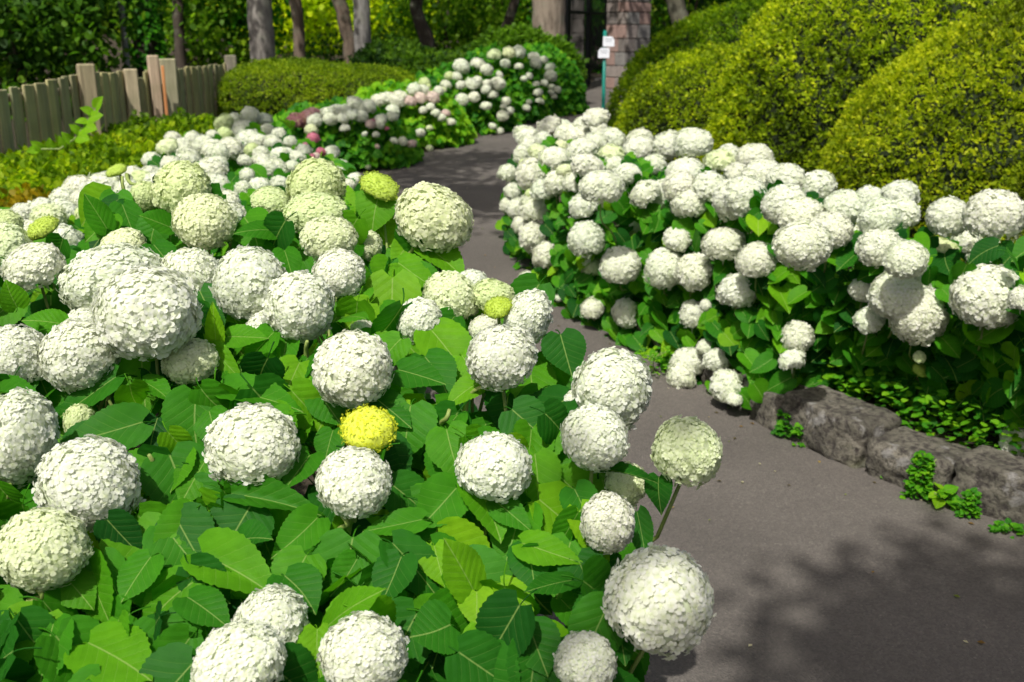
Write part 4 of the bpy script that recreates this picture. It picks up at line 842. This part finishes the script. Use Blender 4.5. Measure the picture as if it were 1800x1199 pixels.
th(128, 13.2, 'evergreen_shrub', 'mid green evergreen shrub between the dark evergreen and the grey pole', (.42, .8, 1.5), 3600, .095, G_MID, 72, 50, .2)
th(350, 20, 'undergrowth_shrub', 'olive green undergrowth shrub behind the thin dark trunk', (1.3, .9, 1.3), 3600, .12, G_MID, 73, 50, .3)
th(430, 21, 'undergrowth_shrub', 'bright green undergrowth shrub beside the thick grey trunk', (.9, .9, 1.3), 2600, .12, G_IVY+[(.10, .22, .01)], 74, 40, .3)
th(545, 25, 'lime_maple', 'lime yellow leaved maple glowing behind the slim brown trunk', (1.6, 1.2, 1.5), 4200, .16, G_LIME, 75, 50, .34, cat='tree')
th(690, 26, 'lime_maple', 'smaller lime yellow maple behind the two touching trunks', (1.4, 1.2, 1.2), 3200, .16, G_LIME[:3], 76, 46, .34, cat='tree')
th(790, 23.5, 'undergrowth_shrub', 'green undergrowth shrub around the twisted trunk', (1.5, .9, 1.5), 4200, .12, G_DARK[1:]+[(.16, .28, .01)], 77, 60, .32)
th(880, 25, 'undergrowth_shrub', 'mid green undergrowth shrub behind the leaning dark trunk', (1.4, .9, 1.6), 4000, .13, G_MID, 78, 60, .32)
th(1030, 23.5, 'undergrowth_shrub', 'green undergrowth shrub seen through the gate bars', (1.3, .8, 1.4), 4200, .11, G_IVY+[(.14, .28, .01)], 79, 60, .32)
th(1200, 20, 'undergrowth_shrub', 'dark shrub in the shade right behind the stone gate pillar', (1.3, .9, 1.5), 3600, .11, G_DARK, 80, 50, .3)
th(620, 20.5, 'undergrowth_shrub', 'low dark shrub at the foot of the two touching trunks', (1.2, .5, .35), 1500, .08, G_DARK, 81, 46, .22)
# the wood beyond, one mass
n = 42000; X = rng.uniform(-34, 34, n); Y = 33+rng.gamma(2, 3.2, n); H = 9+2.5*np.sin(X*.5)+2*np.sin(X*1.3+1); Zr = rng.random(n)**.8*H; B = np.stack([X, Y, base_z(Y)+Zr], 1)
B += rng.normal(0, .5, B.shape); tt_ = np.clip(.5+.35*np.sin(X*1.9+Zr*2.1)+.3*rng.normal(size=n), 0, .999)*3; i = tt_.astype(int); f = (tt_-i)[:, None]; cl = np.array([(.02, .05, .006), (.05, .11, .008), (.12, .21, .01), (.26, .34, .012)])
V, F, UV, C = bulk(BROAD, B, nrm(rng.normal(size=(n, 3))+np.array([0, 0, -.4])), nrm(rng.normal(0, .6, (n, 3))+np.array([0, -.4, 1])), rng.uniform(.35, .8, n), np.full(n, 1.2), cl[i]*(1-f)+cl[i+1]*f)
tag(link('far_wood', mk_mesh('far_wood', V, F, M_FOL, None, C)), 'green wood filling the distance behind the garden', 'wood', kind='stuff')

# trees out of view that shade the near path and the bend
def shade_tree(label, base, target, hgt, size, n, seed, leaf=.10, clumps=40, spread=.25, cols=G_MID):
    sft = SUN_H*((hgt)/math.tan(SUN_EL)); c = Vector(target)+sft+Vector((0, 0, hgt)); b = Vector(base); b.z = float(gz(b.x, b.y))-.05; e = c-b
    tree('overhanging_tree', label, b, [(0, 0, 0), (0, 0, 1.5), (e.x*.15, e.y*.15, e.z*.55), (e.x*.5, e.y*.5, e.z*.85)], [.17, .15, .12, .07], BROWNB, ((e.x, e.y, e.z), size), cols, seed, 8, leaf, n, clumps, spread=spread)
shade_tree('tree behind the viewer whose crown shades the near end of the path', (-2.6, -2.4, 0), (1.27, 1.72, 0), 6.5, (.50, .80, .40), 5600, 91)
shade_tree('tree beyond the fence whose crown shades the bend of the path', (-6.2, 4.5, 0), (-.75, 9.0, .35), 6.0, (1.25, 2.1, .6), 4600, 92, clumps=20, spread=.24)
shade_tree('tree on the slope whose crown shades the far path', (5.6, 10.5, 0), (1.1, 13.6, .5), 6.5, (1.3, 1.9, .6), 4200, 93)

# ================================================================== weeds and fallen bits
def weed(px, py, lab, n, h, spread, tone, seed, L=(.012, .026), lift=.0):
    d = None
    for dd in np.arange(2.3, 7, .02):
        p = P(px, py, dd)
        if p.z < float(base_z(p.y))+.02+lift: d = dd; break
    c = P(px, py, d); root = empty('kerb_weed', c, lab, 'weed'); r = random.Random(seed); rows = []
    for k in range(n):
        a = r.uniform(0, 6.28); z = h*r.random(); w = spread*(1-z/h*.6)*r.random()**.5; b = Vector((math.cos(a)*w, math.sin(a)*w*.6-.01, z))+c
        rows.append((b, Vector((math.cos(a), math.sin(a)-.3, r.uniform(-.4, .6))), Vector((r.gauss(0, .3), r.gauss(-.5, .3), 1)), r.uniform(*L), .9, min(1, max(0, r.gauss(tone, .15)))))
    leaf_stuff(root, rows)
    for k in range(4):
        V, F = tube(bez((0, 0, -.02), (0, 0, h*.3), (r.gauss(0, spread*.3), -.01, h*.6), (r.gauss(0, spread*.5), -.02, h*.9), 5), [.002]*5, 4); link('stem', mk_mesh('stem', V, F, M_STEM), root, None, (.15, .22, .06))
weed(1385, 765, 'rounded pale green weed at the tip of the bare kerb', 150, .10, .07, .42, 1, (.016, .030))
weed(1410, 778, 'small weed beside the pale kerb weed at the stone foot', 50, .08, .06, .5, 2)
weed(1568, 838, 'upright weed growing in the kerb joint before the fern', 90, .12, .04, .5, 3)
weed(1612, 872, 'drooping fern hanging over the kerb joint', 210, .16, .05, .6, 4, (.014, .026))
weed(1655, 888, 'tiny seedling at the kerb foot beyond the fern', 18, .06, .05, .7, 5, (.03, .05))
weed(1700, 905, 'bushy little weed against the face of the longest kerb stone', 110, .09, .035, .55, 6)
weed(1770, 935, 'flat weed mat where the long kerb stone ends', 60, .03, .08, .5, 7)
weed(1150, 655, 'yellow green weeds in the shade at the kerb beneath drooping leaves', 110, .12, .16, .8, 8)
# loose weeds and ivy behind the kerb
rows = []
for k in range(3600):
    y = random.uniform(1.9, 4.4); s_ = abs(random.gauss(0, .28)); x = float(xr(y))+.21+s_; z = float(gz(x, y))+random.random()*.17*(1-.25*s_)
    a = random.uniform(0, 6.28); rows.append((Vector((x, y, z)), Vector((math.cos(a), math.sin(a), random.uniform(-.3, .5))), Vector((random.gauss(-.2, .3), random.gauss(-.3, .3), 1)), random.uniform(.016, .036), .95, min(1, max(0, random.gauss(.62, .2)))))
a = np.array([list(r[0])+list(r[1])+list(r[2])+[r[3], r[4], r[5]] for r in rows])
V, F, UV, C = bulk(LEAF_LO, a[:, :3], a[:, 3:6], a[:, 6:9], a[:, 9], a[:, 10], leaf_col(a[:, 11]))
tag(link('ground_cover', mk_mesh('ground_cover', V, F, M_LEAFS, UV, C)), 'fine leafy weeds covering the soil behind the kerb', 'weeds', kind='stuff')
# litter on the path: dry bits, petals
rows_b = []; cols_ = []
for k in range(420):
    y = random.uniform(1.6, 14); e = random.random(); w = float(xr(y)-xl(y))
    x = float(xl(y))+(w*(e**3)*.5 if random.random() < .5 else w*(1-.5*e**3)); t_ = (x-float(xl(y)))/w
    rows_b.append((x, y, float(base_z(y))+.018+.012*math.sin(math.pi*min(1, max(0, t_))))); cols_.append(random.choice([(.20, .12, .04), (.30, .22, .08), (.5, .46, .34), (.10, .08, .04), (.16, .2, .04)]))
m = len(rows_b); N_ = nrm(rng.normal(0, .12, (m, 3))+np.array([0, 0, 1]))
V, F, UV, C = bulk(RHOMB, np.array(rows_b), nrm(rng.normal(size=(m, 3))*np.array([1, 1, .05])), N_, rng.uniform(.008, .022, m), np.full(m, 1.1), np.array(cols_))
tag(link('leaf_litter', mk_mesh('leaf_litter', V, F, M_FOL, None, C)), 'tiny dry leaf scraps and petals strewn on the asphalt', 'litter', kind='stuff')
